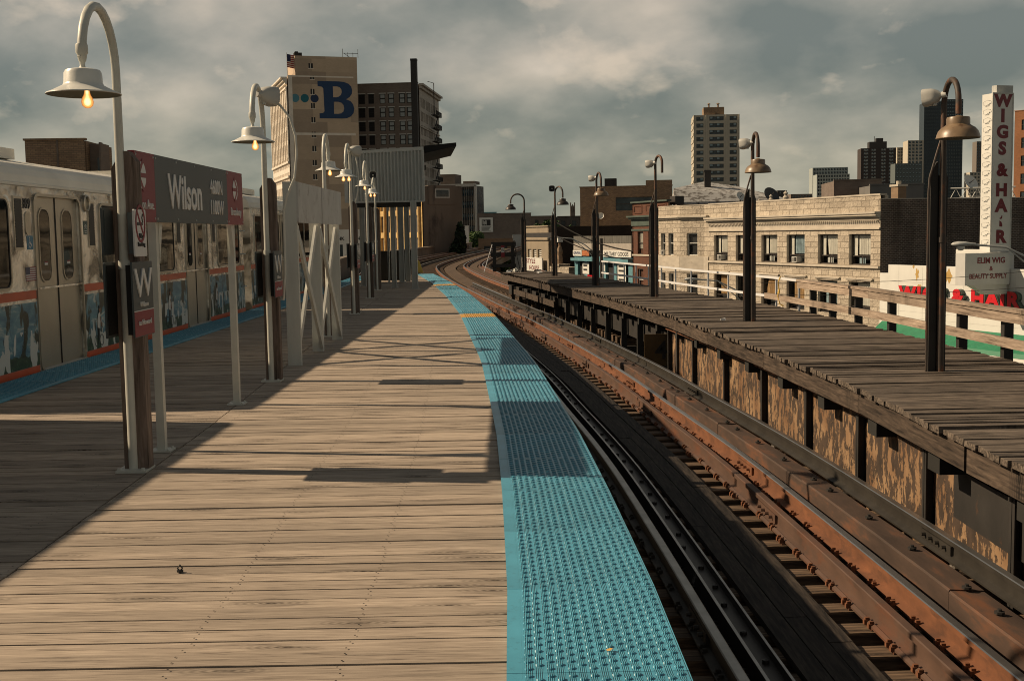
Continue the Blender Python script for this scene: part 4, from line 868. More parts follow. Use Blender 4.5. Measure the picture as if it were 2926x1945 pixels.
speaker((4.12, 20.75, 3.08), (-.7, .7, -.1), 'pale loudspeaker on the second rusty lamp before the stone building', .85, g2)
speaker((3.43, 28.95, 3.22), (-.7, .7, -.1), 'pale loudspeaker above the lamp that has no shade', .85, g2)
speaker((2.51, 35.85, 3.20), (-.7, .7, -.1), 'pale loudspeaker on the lamp before the military goods shop', .85, g2)
speaker((1.56, 43.8, 3.20), (-.1, -1, -.05), 'dark loudspeaker facing the camera near the far end of the old platform', 1.0, g2)
# ---------------------------------------------------------------- railings on the old platform
def along(P, y0, y1, step):
    y = y0; o = []
    while y <= y1+1e-6: o.append((interp(P, y), y)); y += step
    return o
OW = [(x+.12, y) for x, y in OR]
wr_ = thing('white_railing', 'thin white metal railing along the far half of the old platform', 'railing')
pts = along(OW, 23.6, 41.6, 1.5); L = len(pts)
for z in (.60, .20):
    b = MB()
    for (xa, ya), (xb, yb) in zip(pts, pts[1:]): b.hexa([(xa-.02, ya, z-.05), (xa+.02, ya, z-.05), (xb+.02, yb, z-.05), (xb-.02, yb, z-.05), (xa-.02, ya, z), (xa+.02, ya, z), (xb+.02, yb, z), (xb-.02, yb, z)])
    b.build('bar', MT['white_rail'], wr_)
for x, y_ in pts: b = MB(); b.box(x+.022, x+.062, y_-.02, y_+.02, -.5, .60); b.build('post', MT['white_rail'], wr_)
tr_ = thing('timber_railing', 'weathered grey timber railing on dark posts along the near half of the old platform', 'railing')
py = [22.9, 21.8, 20.5, 18.8, 17.15, 16.0, 14.6, 13.1, 11.6, 10.1, 8.6, 7.1, 5.6]
seg = [(23.5, 19.6), (19.6, 16.3), (16.3, 12.9), (12.9, 9.5), (9.5, 5.0)]
for z0_, z1_, ya0 in ((.43, .555, 0), (.12, .235, 2.1)):
    for k, (ya, yb) in enumerate(seg):
        if k == 0: ya += ya0
        xa, xb = interp(OW, ya), interp(OW, yb); L_ = math.hypot(xb-xa, yb-ya); b = MB(); b.cc = random.random(); b.box(0, L_-.006, -.03, .03, z0_, z1_)
        if z0_ > .4: b.box(-.02, L_-.004, -.05, .09, z1_+.002, z1_+.045)
        b.build('rail_board', MT['rail_wood'], tr_, loc=(xa, ya, 0), rz=math.atan2(yb-ya, xb-xa))
for y_ in py: x = interp(OW, y_); b = MB(); b.box(x+.035, x+.15, y_-.055, y_+.055, -.5, .55); b.build('post', MT['dark_steel'], tr_)
# barrier frame at the end of the old platform
bf = thing('timber_barrier', 'dark timber barrier frame with a braced white pole at the end of the old platform', 'barrier', (-.40, 50.2, 0))
for x, w_ in ((-.35, .14), (.42, .14)): b = MB(); b.box(x, x+w_, 0, .12, 0, 1.2); b.build('upright', MT['dark_steel'], bf)
for z0_, z1_ in ((1.06, 1.24), (.62, .80), (.18, .32)): b = MB(); b.box(-.42, .63, -.03, -.001, z0_, z1_); b.build('crossbar', MT['dark_steel'], bf)
b = MB(); b.tube([(-.72, -.1, 0), (-.36, -.05, 1.15)], .016, 8); b.tube([(.80, -.1, 0), (.56, -.05, 1.15)], .016, 8, 1); b.build('brace_pole', [MT['white_rail'], MT['dark_steel']], bf)
ws = thing('warning_sign', 'narrow red and white no entry notice hanging on the dark timber barrier', 'sign', (-.40, 50.15, .6))
b = MB(); b.box(.0, .15, -.012, 0, 0, .50, 0); b.box(.01, .14, -.014, -.012, .2, .4, 1); b.ring(circ(.075, .3, .055, 16), circ(.075, .3, .040, 16), -.018, -.014, 2); b.plate([(.035, .335), (.045, .345), (.115, .265), (.105, .255)], -.0185, -.014, 2); b.build('panel', [MT['sign_red'], MT['sign_white'], MT['black_metal']], ws)
cb = thing('sign_beam', 'dark horizontal beam joining the two farthest old lamps', 'beam', (.60, 49.4, 0)); b = MB(); q = [(.05, -.05), (.05, .05), (1.06, -5.45), (1.06, -5.55)]; b.hexa([(*q[0], 1.42), (*q[3], 1.42), (*q[2], 1.42), (*q[1], 1.42), (*q[0], 1.60), (*q[3], 1.60), (*q[2], 1.60), (*q[1], 1.60)]); b.build('beam', MT['dark_steel'], cb)
random.seed(3)
for k, (x, y_, sx, sy, sz, mt_, lab, cat) in enumerate(((-.1, 48.9, .28, .3, .10, 'sign_white', 'crumpled white bag lying at the far left end of the old platform', 'bag'), (.15, 49.3, .2, .25, .16, 'cream_paint', 'pale upright scrap beside the crumpled bag on the old platform', 'scrap'),
        (.42, 48.8, .25, .4, .2, 'dark_steel', 'dark metal box at the foot of the farthest old lamp', 'box'), (1.05, 48.2, .35, .3, .12, 'dark_steel', 'dark heap of scrap metal right of the farthest old lamp', 'scrap'), (1.12, 47.5, .2, .2, .07, 'sign_white', 'small white tray resting on the old platform before the style house sign', 'tray'))):
    b = MB(); n = 9
    for j in range(4):
        a = j*1.1; w_ = sx*random.uniform(.3, .5); b.hexa([(math.cos(a+q*PI/2)*w_, math.sin(a+q*PI/2)*w_, 0) for q in range(4)]+[(math.cos(a+q*PI/2+.3)*w_*.7+j*.04, math.sin(a+q*PI/2+.3)*w_*.7, sz*random.uniform(.5, 1.)) for q in range(4)])
    tag(b.build(cat, MT[mt_], loc=(x, y_, .012)), lab, cat)
b = MB(); b.hexa([(-.05, -.03, 0), (.05, -.04, 0), (.06, .04, 0), (-.04, .05, 0), (-.04, -.03, .035), (.04, -.03, .03), (.05, .04, .04), (-.03, .04, .03)]); tag(b.build('paper_litter', MT['sign_white'], loc=(3.72, 20.9, .012)), 'scrap of white paper lying on the dark planks left of the second rusty lamp', 'litter')
yt = MB(); yt.tube([(0, 0, .62), (-.05, -.02, .5), (-.03, 0, .35), (-.06, -.03, .22), (-.02, -.05, .05), (.05, -.08, .01)], .012, 6); yt.tube([(-.04, .06, .28), (-.05, -.1, .27), (-.03, -.05, .36)], .014, 6)
tag(yt.build('yellow_tape', plain('yellow_tape', (.6, .38, .05), .5), loc=(interp(OW, 24.6)-.03, 24.6, 0)), 'knotted yellow tape hanging where the white railing meets the timber railing', 'tape')
lf = MB(); lf.add([(0, 0, 0), (.02, .006, .004), (.035, .0, .0), (.028, -.012, .006), (.012, -.016, .002)], [(0, 1, 2, 3, 4)]); lf.add([(.01, -.01, .003), (.02, -.028, .006), (.0, -.02, .001)], [(0, 1, 2)])
tag(lf.build('dry_leaf', plain('leaf', (.55, .33, .08), .7), loc=(.335, 4.39, .024)), 'tiny dry leaf on the blue tiles near the bottom edge', 'leaf')
# ---------------------------------------------------------------- buildings of the street
gc, t, bs = mk('window_pane'); t.nodes.remove(bs); o_ = [n for n in t.nodes if n.type == 'OUTPUT_MATERIAL'][0]
tp = t.nodes.new('ShaderNodeBsdfTransparent'); tp.inputs[0].default_value = (.93, .95, .95, 1); gl = t.nodes.new('ShaderNodeBsdfGlossy'); gl.inputs['Roughness'].default_value = .04; gl.inputs[0].default_value = (.9, .9, .9, 1)
fr = t.nodes.new('ShaderNodeLayerWeight'); fr.inputs[0].default_value = .5; ms_ = t.nodes.new('ShaderNodeMixShader'); t.links.new(mth(t, 'ADD', mth(t, 'MULTIPLY', mth(t, 'POWER', fr.outputs['Facing'], 4.), .9), .05), ms_.inputs[0]); t.links.new(tp.outputs[0], ms_.inputs[1]); t.links.new(gl.outputs[0], ms_.inputs[2]); t.links.new(ms_.outputs[0], o_.inputs[0]); MT['pane'] = gc
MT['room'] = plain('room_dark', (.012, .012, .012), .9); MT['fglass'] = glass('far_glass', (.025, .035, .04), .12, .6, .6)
MT['ashlar'] = brick('rockface_stone', (.53, .475, .39), (.39, .345, .28), (.27, .235, .19), .95, .40, .022, .85, .6, 1.)
MT['smooth_stone'] = plain('smooth_limestone', (.45, .405, .335), .8, var=.14, scale=1.2, stain=(.30, .25, .19), thr=(.6, .72), sscale=1.6, sc_=(1, 1, 2))
MT['red_brick'] = brick('red_brick', (.15, .05, .028), (.10, .036, .022), (.12, .09, .07), .22, .075, .012, .85, .5)
MT['dark_brick'] = brick('sooty_common_brick', (.115, .088, .074), (.060, .048, .043), (.25, .225, .195), .30, .12, .014, .9, .85, 0, .75)
MT['black_brick'] = brick('black_brick', (.035, .026, .021), (.022, .017, .015), (.05, .043, .038), .30, .12, .014, .9, .6)
MT['slate'] = plain('grey_siding', (.15, .145, .135), .8, var=.15, scale=.5)
MT['brown_brick'] = brick('brown_brick', (.36, .25, .16), (.25, .17, .115), (.16, .13, .10), .3, .11, .012, .85, .5)
MT['tan_brick'] = brick('tan_brick', (.27, .19, .125), (.23, .16, .105), (.22, .17, .12), .5, .2, .012, .85, .35)
MT['shade_brick'] = brick('brown_grey_brick', (.20, .165, .14), (.165, .135, .115), (.17, .15, .13), .5, .2, .012, .85, .4)
MT['orange_brick'] = brick('orange_brick', (.30, .125, .055), (.24, .10, .045), (.22, .14, .09), .3, .1, .012, .85, .4)
MT['cream'] = plain('cream_terracotta', (.74, .67, .57), .6, var=.12, scale=.6)
MT['green_trim'] = plain('green_cornice', (.06, .085, .07), .6, var=.2, scale=2)
MT['dkframe'] = plain('dark_window_frame', (.035, .028, .024), .5); MT['wframe'] = plain('white_window_frame', (.55, .55, .52), .5)
MT['curt'] = plain('pale_curtain', (.60, .57, .50), .9, var=.12, scale=2); MT['curt_b'] = plain('grey_blue_curtain', (.25, .33, .36), .9, var=.3, scale=3); MT['curt_o'] = plain('ochre_curtain', (.36, .22, .10), .9, var=.3, scale=2)
MT['ac'] = plain('air_conditioner_case', (.5, .5, .47), .5); MT['store_white'] = plain('white_store_paint', (.64, .64, .60), .55, var=.06, scale=.9, stain=(.48, .46, .40), thr=(.66, .76), sscale=1.3)
MT['store_red'] = plain('store_red', (.52, .012, .02), .4, var=.08); MT['store_dred'] = plain('store_dark_red', (.16, .012, .018), .4, var=.1); MT['store_green'] = plain('awning_green', (.015, .17, .085), .5, var=.15)
MT['teal_paint'] = plain('teal_shop_paint', (.10, .24, .28), .6, var=.2); MT['roof_tar'] = plain('tar_roof', (.05, .048, .045), .9, var=.3)
def Z(z): return z-GZ
def curtain(parent, x0, x1, z0, z1, y, mat, skew=0., name='curtain'):
    b = MB(); n = 26; vs = []
    for i in range(n+1):
        x = x0+(x1-x0)*i/n; yy = y+.030*math.sin(i*1.9)+.012*math.sin(i*4.1); vs += [(x+skew*(1-(i/n)), yy, z0), (x, yy, z1)]
    b.add(vs, [(2*i, 2*i+2, 2*i+3, 2*i+1) for i in range(n)]); return b.build(name, mat, parent, True)
def window(parent, x0, x1, z0, z1, t_=.28, frame='dkframe', bar=None, mull=None, sash=False, fw=.07, label=None):
    b = MB(); y0_, y1_ = t_-.12, t_-.04
    b.box(x0, x0+fw, y0_, y1_, z0, z1); b.box(x1-fw, x1, y0_, y1_, z0, z1); b.box(x0+fw, x1-fw, y0_, y1_, z0, z0+fw); b.box(x0+fw, x1-fw, y0_, y1_, z1-fw, z1)
    if bar: b.box(x0+fw, x1-fw, y0_+.01, y1_-.01, bar-.035, bar+.035)
    if mull: b.box(mull-.03, mull+.03, y0_+.012, y1_-.012, z0+fw, z1-fw)
    if mull and False: pass
    f = b.build('window', MT[frame], parent)
    b = MB(); b.add([(x0+fw, y0_+.04, z0+fw), (x1-fw, y0_+.04, z0+fw), (x1-fw, y0_+.04, z1-fw), (x0+fw, y0_+.04, z1-fw)], [(0, 1, 2, 3)]); b.build('pane', MT['pane'], f)
    return f
def ac_unit(parent, x, z, w_=.66, y=-.12, rz=0):
    b = MB(); b.box(x-w_/2, x+w_/2, y, y+.5, z, z+.42, 0)
    for k in range(6): b.box(x-w_/2+.05, x-.02, y-.012, y-.002, z+.05+k*.055, z+.075+k*.055, 1)
    b.box(x+.03, x+w_/2-.04, y-.012, y-.002, z+.06, z+.36, 1); return b.build('air_conditioner', [MT['ac'], MT['louvre']], parent)
def core(parent, x0, x1, y0, y1, z0, z1, mat, name='wall_core', roof=True):
    b = MB(); b.box(x0, x1, y0, y1, z0, z1); return b.build(name, mat, parent)
# --- stone building
sb = thing('stone_building', 'two storey rock faced limestone building with curtained windows and air conditioners', 'building', front(31.6), FRZ)
W6 = [(31.6-a, 31.6-c_) for a, c_ in ((22.95, 20.62), (19.29, 17.11), (15.26, 12.89), (11.57, 9.10), (7.36, 4.89), (3.53, 1.06))]
UZ = (Z(-1.0), Z(1.14)); LZ = (Z(-4.5), Z(-2.15))
holes = [(a, c_, *UZ) for a, c_ in W6]+[(a, c_, *LZ) for a, c_ in W6]
b = MB(); b.wall(7.7, 31.6, 0, Z(1.5), holes, 0, .34, 0, 1); b.wall(7.7, 31.6, Z(2.62), Z(3.72), [], 0, .3, 0); b.wall(7.7, 31.6, Z(1.5), Z(2.62), [], -.01, .3, 1)
b.box(7.7, 31.6, .36, .6, Z(2.6), Z(3.72), 1); b.box(31.3, 31.6, .0, 26, Z(2.4), Z(3.5), 1); b.box(7.7, 31.6, -.05, .5, Z(3.72), Z(3.83), 1)
wl = b.build('front_wall', [MT['ashlar'], MT['smooth_stone']], sb)
b = MB(); b.box(7.75, 31.5, .66, 26, 0, Z(2.5), 0); b.build('inner_block', MT['room'], sb)
b = MB(); b.box(31.55, 31.62, .02, 26, 0, Z(3.45), 0); b.build('side_wall', MT['dark_brick'], sb)
b = MB(); 
for k, (dz, pj) in enumerate(((2.50, .48), (2.36, .40), (2.24, .24), (2.08, .10))): b.box(7.6, 31.6+.0, -pj, .0, Z(dz), Z(dz+.13), 0)
b.build('cornice', MT['smooth_stone'], sb)
b = MB()
x = 7.8
while x < 31.4: b.box(x, x+.11, -.22, -.02, Z(1.98), Z(2.06)); x += .24
b.build('dentils', MT['smooth_stone'], sb)
b = MB(); b.box(7.7, 31.6, -.12, 0, Z(1.46), Z(1.56)); b.box(7.7, 31.6, -.16, 0, Z(-1.18), Z(-1.02)); b.build('belt_course', MT['smooth_stone'], sb)
for a, c_ in W6: b = MB(); b.box(a-.35, c_+.35, -.14, 0, Z(-1.98), Z(-1.88)); b.box(a-.2, c_+.2, -.08, 0, Z(-2.06), Z(-1.98)); b.build('window_hood', MT['smooth_stone'], sb)
random.seed(11)
cm = ['curt', 'curt', 'curt', 'curt_b', 'curt', 'curt']
for i, (a, c_) in enumerate(W6):
    f = window(sb, a, c_, *UZ, .34, 'dkframe', bar=Z(-.38), fw=.09)
    b = MB(); b.box(a+.1, a+.10+.42, .36, .38, UZ[0]+.6, UZ[1]-.1); b.build('blind', MT['curt'], f)
    curtain(f, a+.62+(.25 if i in (1,) else 0), c_-(.25 if i not in (4,) else .1), UZ[0]+.72, UZ[1]-.1, .42, MT[cm[i]], .15 if i == 4 else 0)
    b = MB(); b.box((a+c_)/2-.03, (a+c_)/2+.03, .225, .29, UZ[0]+.09, Z(-.42)); b.build('mullion', MT['dkframe'], f)
    if i in (0, 3): ac_unit(f, (a+c_)/2+(.0 if i else -.1), UZ[0]+.08)
    else: b = MB(); b.box((a+c_)/2-.5, (a+c_)/2+.2, .36, .38, UZ[0]+.1, UZ[0]+.5); b.build('window_insert', MT['curt_b'] if i % 2 else MT['ac'], f)
    f = window(sb, a, c_, *LZ, .34, 'dkframe', bar=LZ[0]+.62, fw=.09)
    curtain(f, a+.5, c_-.15, LZ[0]+.7, LZ[1]-.1, .42, MT[['curt_o', 'curt_b', 'curt_o', 'curt_o', 'curt_b', 'curt'][i]], -.5 if i == 2 else 0)
# bay part
bp = [(0, -.0), (.25, -1.0), (4.3, -1.0), (6.9, 0)]
def oriented(pa, pb):
    d = Vector((pb[0]-pa[0], pb[1]-pa[1], 0)); return d.length, math.atan2(d.y, d.x)
for k, (pa, pb, hs) in enumerate((((0, -1.0), (4.3, -1.0), [(.5, 1.35), (2.0, 3.0)]), ((4.3, -1.0), (6.9, 0), [(.75, 2.0)]), ((6.9, 0), (7.7, 0), []))):
    L_, an = oriented(pa, pb); h_ = [(a, c_, Z(-.62), Z(1.36)) for a, c_ in hs]+[(a, c_, Z(-4.4), Z(-2.2)) for a, c_ in hs]
    b = MB(); b.wall(0, L_, 0, Z(3.72), h_, 0, .3, 0, 1); b.box(-.06, L_+.06, -.32, -.002, Z(2.72), Z(2.86), 1); b.box(-.04, L_+.04, -.16, -.002, Z(2.58), Z(2.72), 1); b.box(0, L_, -.08, -.002, Z(-2.05), Z(-.70), 1); b.box(-.02, L_+.02, -.03, .25, Z(3.72), Z(3.8), 1); b.box(0, L_, .26, .34, Z(1.6), Z(3.7), 1)
    bw = b.build('bay_wall', [MT['ashlar'], MT['smooth_stone']], sb, loc=(pa[0], pa[1], 0), rz=an)
    for a, c_ in hs:
        for z0_, z1_ in ((Z(-.62), Z(1.36)), (Z(-4.4), Z(-2.2))):
            f = window(sb, a, c_, z0_, z1_, .3, 'wframe', bar=(z0_+z1_)/2+.1, fw=.1); f.location = bw.location; f.rotation_euler = bw.rotation_euler
    if k == 0: q_ = ac_unit(sb, .92, Z(-.58), .6); q_.location = bw.location; q_.rotation_euler = bw.rotation_euler
b = MB(); b.box(.02, 6.0, .1, 26, 0, Z(3.0)); b.box(4, 7.7, .35, 26, 0, Z(3.0)); b.hexa([(.1, -.66, .1), (4.15, -.66, .1), (6.3, .12, .1), (.1, .12, .1), (.1, -.66, Z(3.6)), (4.15, -.66, Z(3.6)), (6.3, .12, Z(3.6)), (.1, .12, Z(3.6))]); b.build('inner_block', MT['room'], sb)
# --- red brick building
rb = thing('red_brick_building', 'narrow dark red brick building with a green cornice between shop and stone building', 'building', front(39.5), FRZ)
hs = [(1.2, 2.45), (3.6, 4.7), (6.3, 7.4)]; holes = [(a, c_, Z(-.62), Z(1.53)) for a, c_ in hs]+[(a, c_, Z(-4.3), Z(-2.05)) for a, c_ in hs]
b = MB(); b.wall(0, 7.9, 0, Z(4.3), holes, 0, .25); b.box(0, 7.9, .3, 20, 0, Z(3.9)); b.box(0, .3, .0, .3, 0, Z(4.3)); b.build('front_wall', MT['red_brick'], rb)
b = MB(); b.box(-.15, 8.05, -.6, 0, Z(2.92), Z(3.08)); b.box(-.1, 8., -.4, 0, Z(2.75), Z(2.92)); b.box(0, 7.9, -.12, 0, Z(2.1), Z(2.75)); b.box(-.05, 7.95, -.2, .3, Z(4.3), Z(4.45)); b.box(-.05, 7.95, -.1, -.0, Z(1.62), Z(1.8)); b.build('cornice', MT['green_trim'], rb)
for x in (.5, 3.1, 5.7): b = MB(); b.ring(rrect(x, x+1.8, Z(3.3), Z(4.1), .02, 1), rrect(x+.12, x+1.68, Z(3.42), Z(3.98), .02, 1), -.06, 0); b.build('brick_panel', MT['red_brick'], rb)
b = MB(); b.box(-.02, 7.92, -.1, 0, Z(-.80), Z(-.64)); b.build('sill_course', MT['smooth_stone'], rb)
for i, (a, c_) in enumerate(hs):
    f = window(rb, a, c_, Z(-.62), Z(1.53), .25, 'dkframe', bar=Z(.45)); curtain(f, a+.12, c_-.12, Z(-.1), Z(1.4), .25, MT['curt']); window(rb, a, c_, Z(-4.3), Z(-2.05), .25, 'wframe', bar=Z(-3.1))
b = MB(); b.box(7.0, 8.1, .6, 1.5, Z(4.0), Z(4.75)); b.build('chimney', MT['dkframe'], rb)
# --- military goods shop
mg = thing('goods_shop', 'single storey shop with teal front, grey metal parapet and a military goods sign', 'shop', front(54.7), FRZ)
hs = [(.9, 2.8, Z(-6), Z(-1.5)), (3.6, 6.0, Z(-6), Z(-1.5)), (8.6, 10.6, Z(-6.8), Z(-1.5)), (11.3, 14.2, Z(-6), Z(-1.5))]
b = MB(); b.wall(0, 15.2, 0, Z(-1.0), hs, 0, .25); b.build('shop_front', MT['teal_paint'], mg)
b = MB(); b.box(0, 15.2, .26, 18, 0, Z(1.0)); b.build('body', MT['room'], mg)
b = MB(); n = 150; vs = []
for i in range(n+1): x = 15.2*i/n; y_ = -.1+(.03 if i % 2 else 0); vs += [(x, y_, Z(.42+.04*math.sin(i*.9))), (x, y_, Z(1.17))]
b.add(vs, [(2*i, 2*i+2, 2*i+3, 2*i+1) for i in range(n)]); b.box(0, 15.2, -.05, .25, Z(.4), Z(1.15)); b.build('metal_parapet', plain('weathered_sheet', (.13, .125, .11), .6, .3, var=.3, scale=1., stain=(.04, .035, .03), thr=(.6, .66), sscale=1.5, sc_=(3, 1, .4)), mg)
b = MB(); b.box(0, 15.2, -.12, .24, Z(-.33), Z(.40)); b.build('pale_band', plain('pale_sheet', (.33, .30, .26), .7, var=.1), mg)
b = MB(); b.box(8.0, 15.25, -.20, -.125, Z(-.98), Z(-.30)); sg_ = b.build('sign_panel', MT['store_white'], mg); text('MILITARY GOODS', .42, 11.7, Z(-.86), -.21, MT['black_metal'], mg, sx=1.28, bold=.012)
b = MB(); b.box(0, 2.5, -.20, -.125, Z(-.98), Z(-.36)); b.build('sign_panel', MT['store_white'], mg); text('GENERAL', .34, 1.25, Z(-.83), -.21, plain('navy_letters', (.02, .04, .12), .5), mg, sx=1.1, bold=.02)
b = MB(); b.box(2.7, 4.6, -.20, -.125, Z(-.94), Z(-.40)); b.build('sign_panel', plain('orange_panel', (.42, .14, .05), .5, var=.3), mg)
b = MB(); b.box(0, 15.2, -.5, -.0, Z(-1.5), Z(-1.2)); b.build('shop_canopy', MT['teal_paint'], mg)
for x0, x1, z0_, z1_ in ((2.4, 4.2, -2.9, -1.7), (7.6, 8.5, -2.5, -1.6), (11.7, 13.7, -4.6, -1.6)):
    b = MB(); b.box(x0, x1, -.06, -.02, Z(z0_), Z(z1_), 0)
    for k in range(int((z1_-z0_)/.45)): b.box(x0+.25, x1-.25-random.uniform(0, .4), -.066, -.062, Z(z1_-.4-k*.45), Z(z1_-.2-k*.45), 1)
    b.build('window_poster', [MT['store_white'], MT['rubber']], mg)
b = MB(); b.box(3.7, 6.6, -.05, -.01, Z(-4.3), Z(-3.0)); b.build('red_panel', MT['store_red'], mg)
# --- low stone wall, beige building
pw = thing('stone_pier', 'low rock faced stone wall with a small draped figure and white lamp box on top', 'wall', front(62.5), FRZ)
b = MB(); b.box(0, 6.0, 0, 1.2, 0, Z(-2.3)); b.box(.8, 3.2, -.1, 1.3, Z(-2.3), Z(-2.0)); b.build('wall', MT['ashlar'], pw)
b = MB(); b.lathe([(.0, 0), (.34, .0), (.36, .5), (.28, 1.0), (.36, 1.4), (.22, 1.9), (.12, 2.1), (.16, 2.35), (0, 2.5)], (2.0, .5, Z(-2.0)), 10); b.build('figure', MT['brown_brick'], pw); b = MB(); b.box(1.7, 2.3, .2, .8, Z(.5), Z(1.0)-.0); b.build('lamp_box', MT['store_white'], pw)
bb = thing('beige_building', 'beige stone fronted building carrying the style house sign', 'building', front(71.3), FRZ)
hs = [(1.3+k*1.75, 2.6+k*1.75, Z(-1.45), Z(-.35)) for k in range(3)]
b = MB(); b.wall(0, 8.6, 0, Z(2.3), hs, 0, .3); b.box(0, 8.6, .32, 16, 0, Z(2.1)); b.box(-.1, 8.7, -.2, 0, Z(.75), Z(1.0)); b.box(-.1, 8.7, -.15, .3, Z(2.3), Z(2.45)); b.box(8.3, 8.6, 0, .32, 0, Z(2.3)); b.box(8.3, 8.6, 0, .32, 0, Z(2.3)); SW = MB(); SW.box(8.6, 8.66, .33, 16.1, 0, Z(2.25)); SW.build('side_wall', MT['black_brick'], bb); b.build('front_wall', plain('beige_stone', (.26, .215, .155), .85, var=.12, scale=.7), bb)
for h in hs:
    f = window(bb, *h, .3, 'wframe', fw=.08); b = MB()
    for k in range(4): b.box(h[0]+.1, h[1]-.1, .19, .21, h[2]+.12+k*.24, h[2]+.26+k*.24)
    b.build('glass_block', MT['curt'], f)
ss = thing('style_sign', 'white sign with dark red letters reading style house', 'sign', front(70.9), FRZ)
b = MB(); b.box(0, 7.3, -.55, -.4, Z(-2.95), Z(-1.35)); b.build('panel', MT['store_white'], ss)
text('STYLE', .52, 3.4, Z(-2.0), -.56, MT['store_dred'], ss, sx=1.5, bold=.03, spacing=1.15); text('HOUSE', .52, 4.6, Z(-2.8), -.56, MT['store_dred'], ss, sx=1.4, bold=.03, spacing=1.1)
# --- roofs and buildings behind the row
def block(name, lab, cat, loc, rz, w_, d_, h_, mat, parapet=.3, holes=(), tt=.25, frame='dkframe', glassm=None, roofmat='roof_tar', side_holes=None):
    r = thing(name, lab, cat, loc, rz); b = MB(); b.wall(0, w_, 0, h_, list(holes), 0, tt)
    b.box(0, w_, tt+.01, d_, 0, h_-.02); b.box(-.08, w_+.08, -.08, .3, h_, h_+.12); b.build('wall', mat, r)
    for h in holes:
        f = MB(); f.box(h[0], h[1], tt-.1, tt-.04, h[2], h[3], 0); fw = .08
        for q in ((h[0], h[0]+fw, h[2], h[3]), (h[1]-fw, h[1], h[2], h[3]), (h[0], h[1], h[3]-fw, h[3]), (h[0], h[1], (h[2]+h[3])/2-.04, (h[2]+h[3])/2+.04)): f.box(q[0], q[1], tt-.16, tt-.101, q[2], q[3], 1)
        f.build('window', [glassm or MT['fglass'], MT[frame]], r)
    return r
def at(px, d): return ((px-1463)/3400*d, d)
bw1 = block('brown_building', 'brown brick building with one long dark upper window behind the red brick front', 'building', (*at(1663, 152), GZ), -.12, 11.6, 20, 14.2, MT['brown_brick'], holes=[(4.5, 9.2, 11.2, 12.9)])
b = MB(); b.box(8.3, 11.6, 0.02, 12, 14.2, 14.95); b.build('raised_wall', MT['brown_brick'], bw1); b = MB(); b.box(3.1, 4.6, .5, 2.2, 14.3, 15.3); b.build('roof_unit', MT['dark_steel'], bw1)
b = MB(); b.lathe([(.0, 0), (.3, .05), (.42, .16)], (2.6, -.35, 10.6), 14, 0, Matrix.Rotation(PI/2.3, 3, 'X')); b.build('dish', MT['store_white'], bw1)
dw = block('dark_brick_building', 'long low dark brick building behind the goods shop', 'building', front(66), FRZ, 26, .6, Z(.9)+1.3, MT['black_brick']); dw.location = (3.2, 146, GZ); dw.rotation_euler.z = -.05
hr_ = thing('hipped_roof_hall', 'hall with a wide pale hipped roof of peeling shingles', 'building', (*at(1930, 132), GZ), -.1)
rm = plain('peeling_white_roof', (.40, .40, .39), .8, var=.12, scale=1, stain=(.13, .12, .11), thr=(.50, .58), sscale=1.6, sc_=(1, 1, 3))
w_ = 12.8; e = Z(1.6+(660-580)*132/3400); p = Z(1.6+(658-516)*132/3400)
b = MB(); b.box(.3, w_-.3, .3, 12, 0, e-.02); b.build('wall', MT['shade_brick'], hr_)
b = MB(); e2 = e+1.55; b.add([(0, 0, e), (w_, 0, e), (w_, 12, e), (0, 12, e), (0, 1.2, e2), (3.6, 6, p), (7.2, 6, p-.55), (w_-.2, 6, e+.3)], [(0, 1, 7, 6, 5, 4), (0, 4, 5, 3), (3, 5, 6, 7, 2), (1, 2, 7)]); b.box(0, w_, -.06, .0, e-.25, e); b.build('roof', rm, hr_)
b = MB(); b.box(3.55, 4.25, 3.6, 4.3, e-.1, p+.95); b.box(3.5, 4.3, 3.55, 4.35, p+.95, p+1.2); b.build('chimney', MT['dkframe'], hr_)
for nm, lab, x0, x1, yt_, d_, mt_ in (('rooftop_block', 'grey brick roof block with a pale left wall behind the stone parapet', 2385, 2516, 519, 118, 'shade_brick'), ('rooftop_block', 'lower pale banded roof block beside the grey brick roof block', 2488, 2634, 533, 112, 'slate')):
    X0, _ = at(x0, d_); X1, _ = at(x1, d_); q = block(nm, lab, 'building', (X0, d_, GZ), -.1, X1-X0, 8, Z(1.6+(651-yt_)*d_/3400), MT[mt_])
ch = thing('brick_chimney', 'short pale brick chimney on the dark brick party wall', 'chimney', (*at(2546, 86), Z(0)-7+3.3), FRZ); b = MB(); b.box(0, .8, 0, .7, -1, 1.15); b.build('stack', MT['tan_brick'], ch); b = MB(); b.box(-.08, .88, -.08, .78, 1.15, 1.3); b.lathe([(.18, 1.3), (.18, 1.55), (.1, 1.55)], (.4, .35, 0), 8); b.build('cap', MT['smooth_stone'], ch)
def dish(px, d_, z, r_, lab, mat):
    o = thing('satellite_dish', lab, 'satellite dish', (*at(px, d_), z), 0); b = MB(); M_ = Matrix.Rotation(-1.1, 3, 'Z') @ Matrix.Rotation(1.05, 3, 'Y'); n = 4
    b.lathe([(0, 0), (r_*.5, r_*.07), (r_, r_*.28), (r_*1.01, r_*.30)], (0, 0, r_*.9), 22, 0, M_); b.build('reflector', mat, o); b = MB(); b.tube([(0, 0, -.3), (0, 0, r_*.8)], .06, 6); b.tube([(0, 0, r_*.9), Vector((0, 0, r_*.9))+M_ @ Vector((0, 0, r_*.8))], .03, 5); b.build('mount', MT['dkframe'], o)
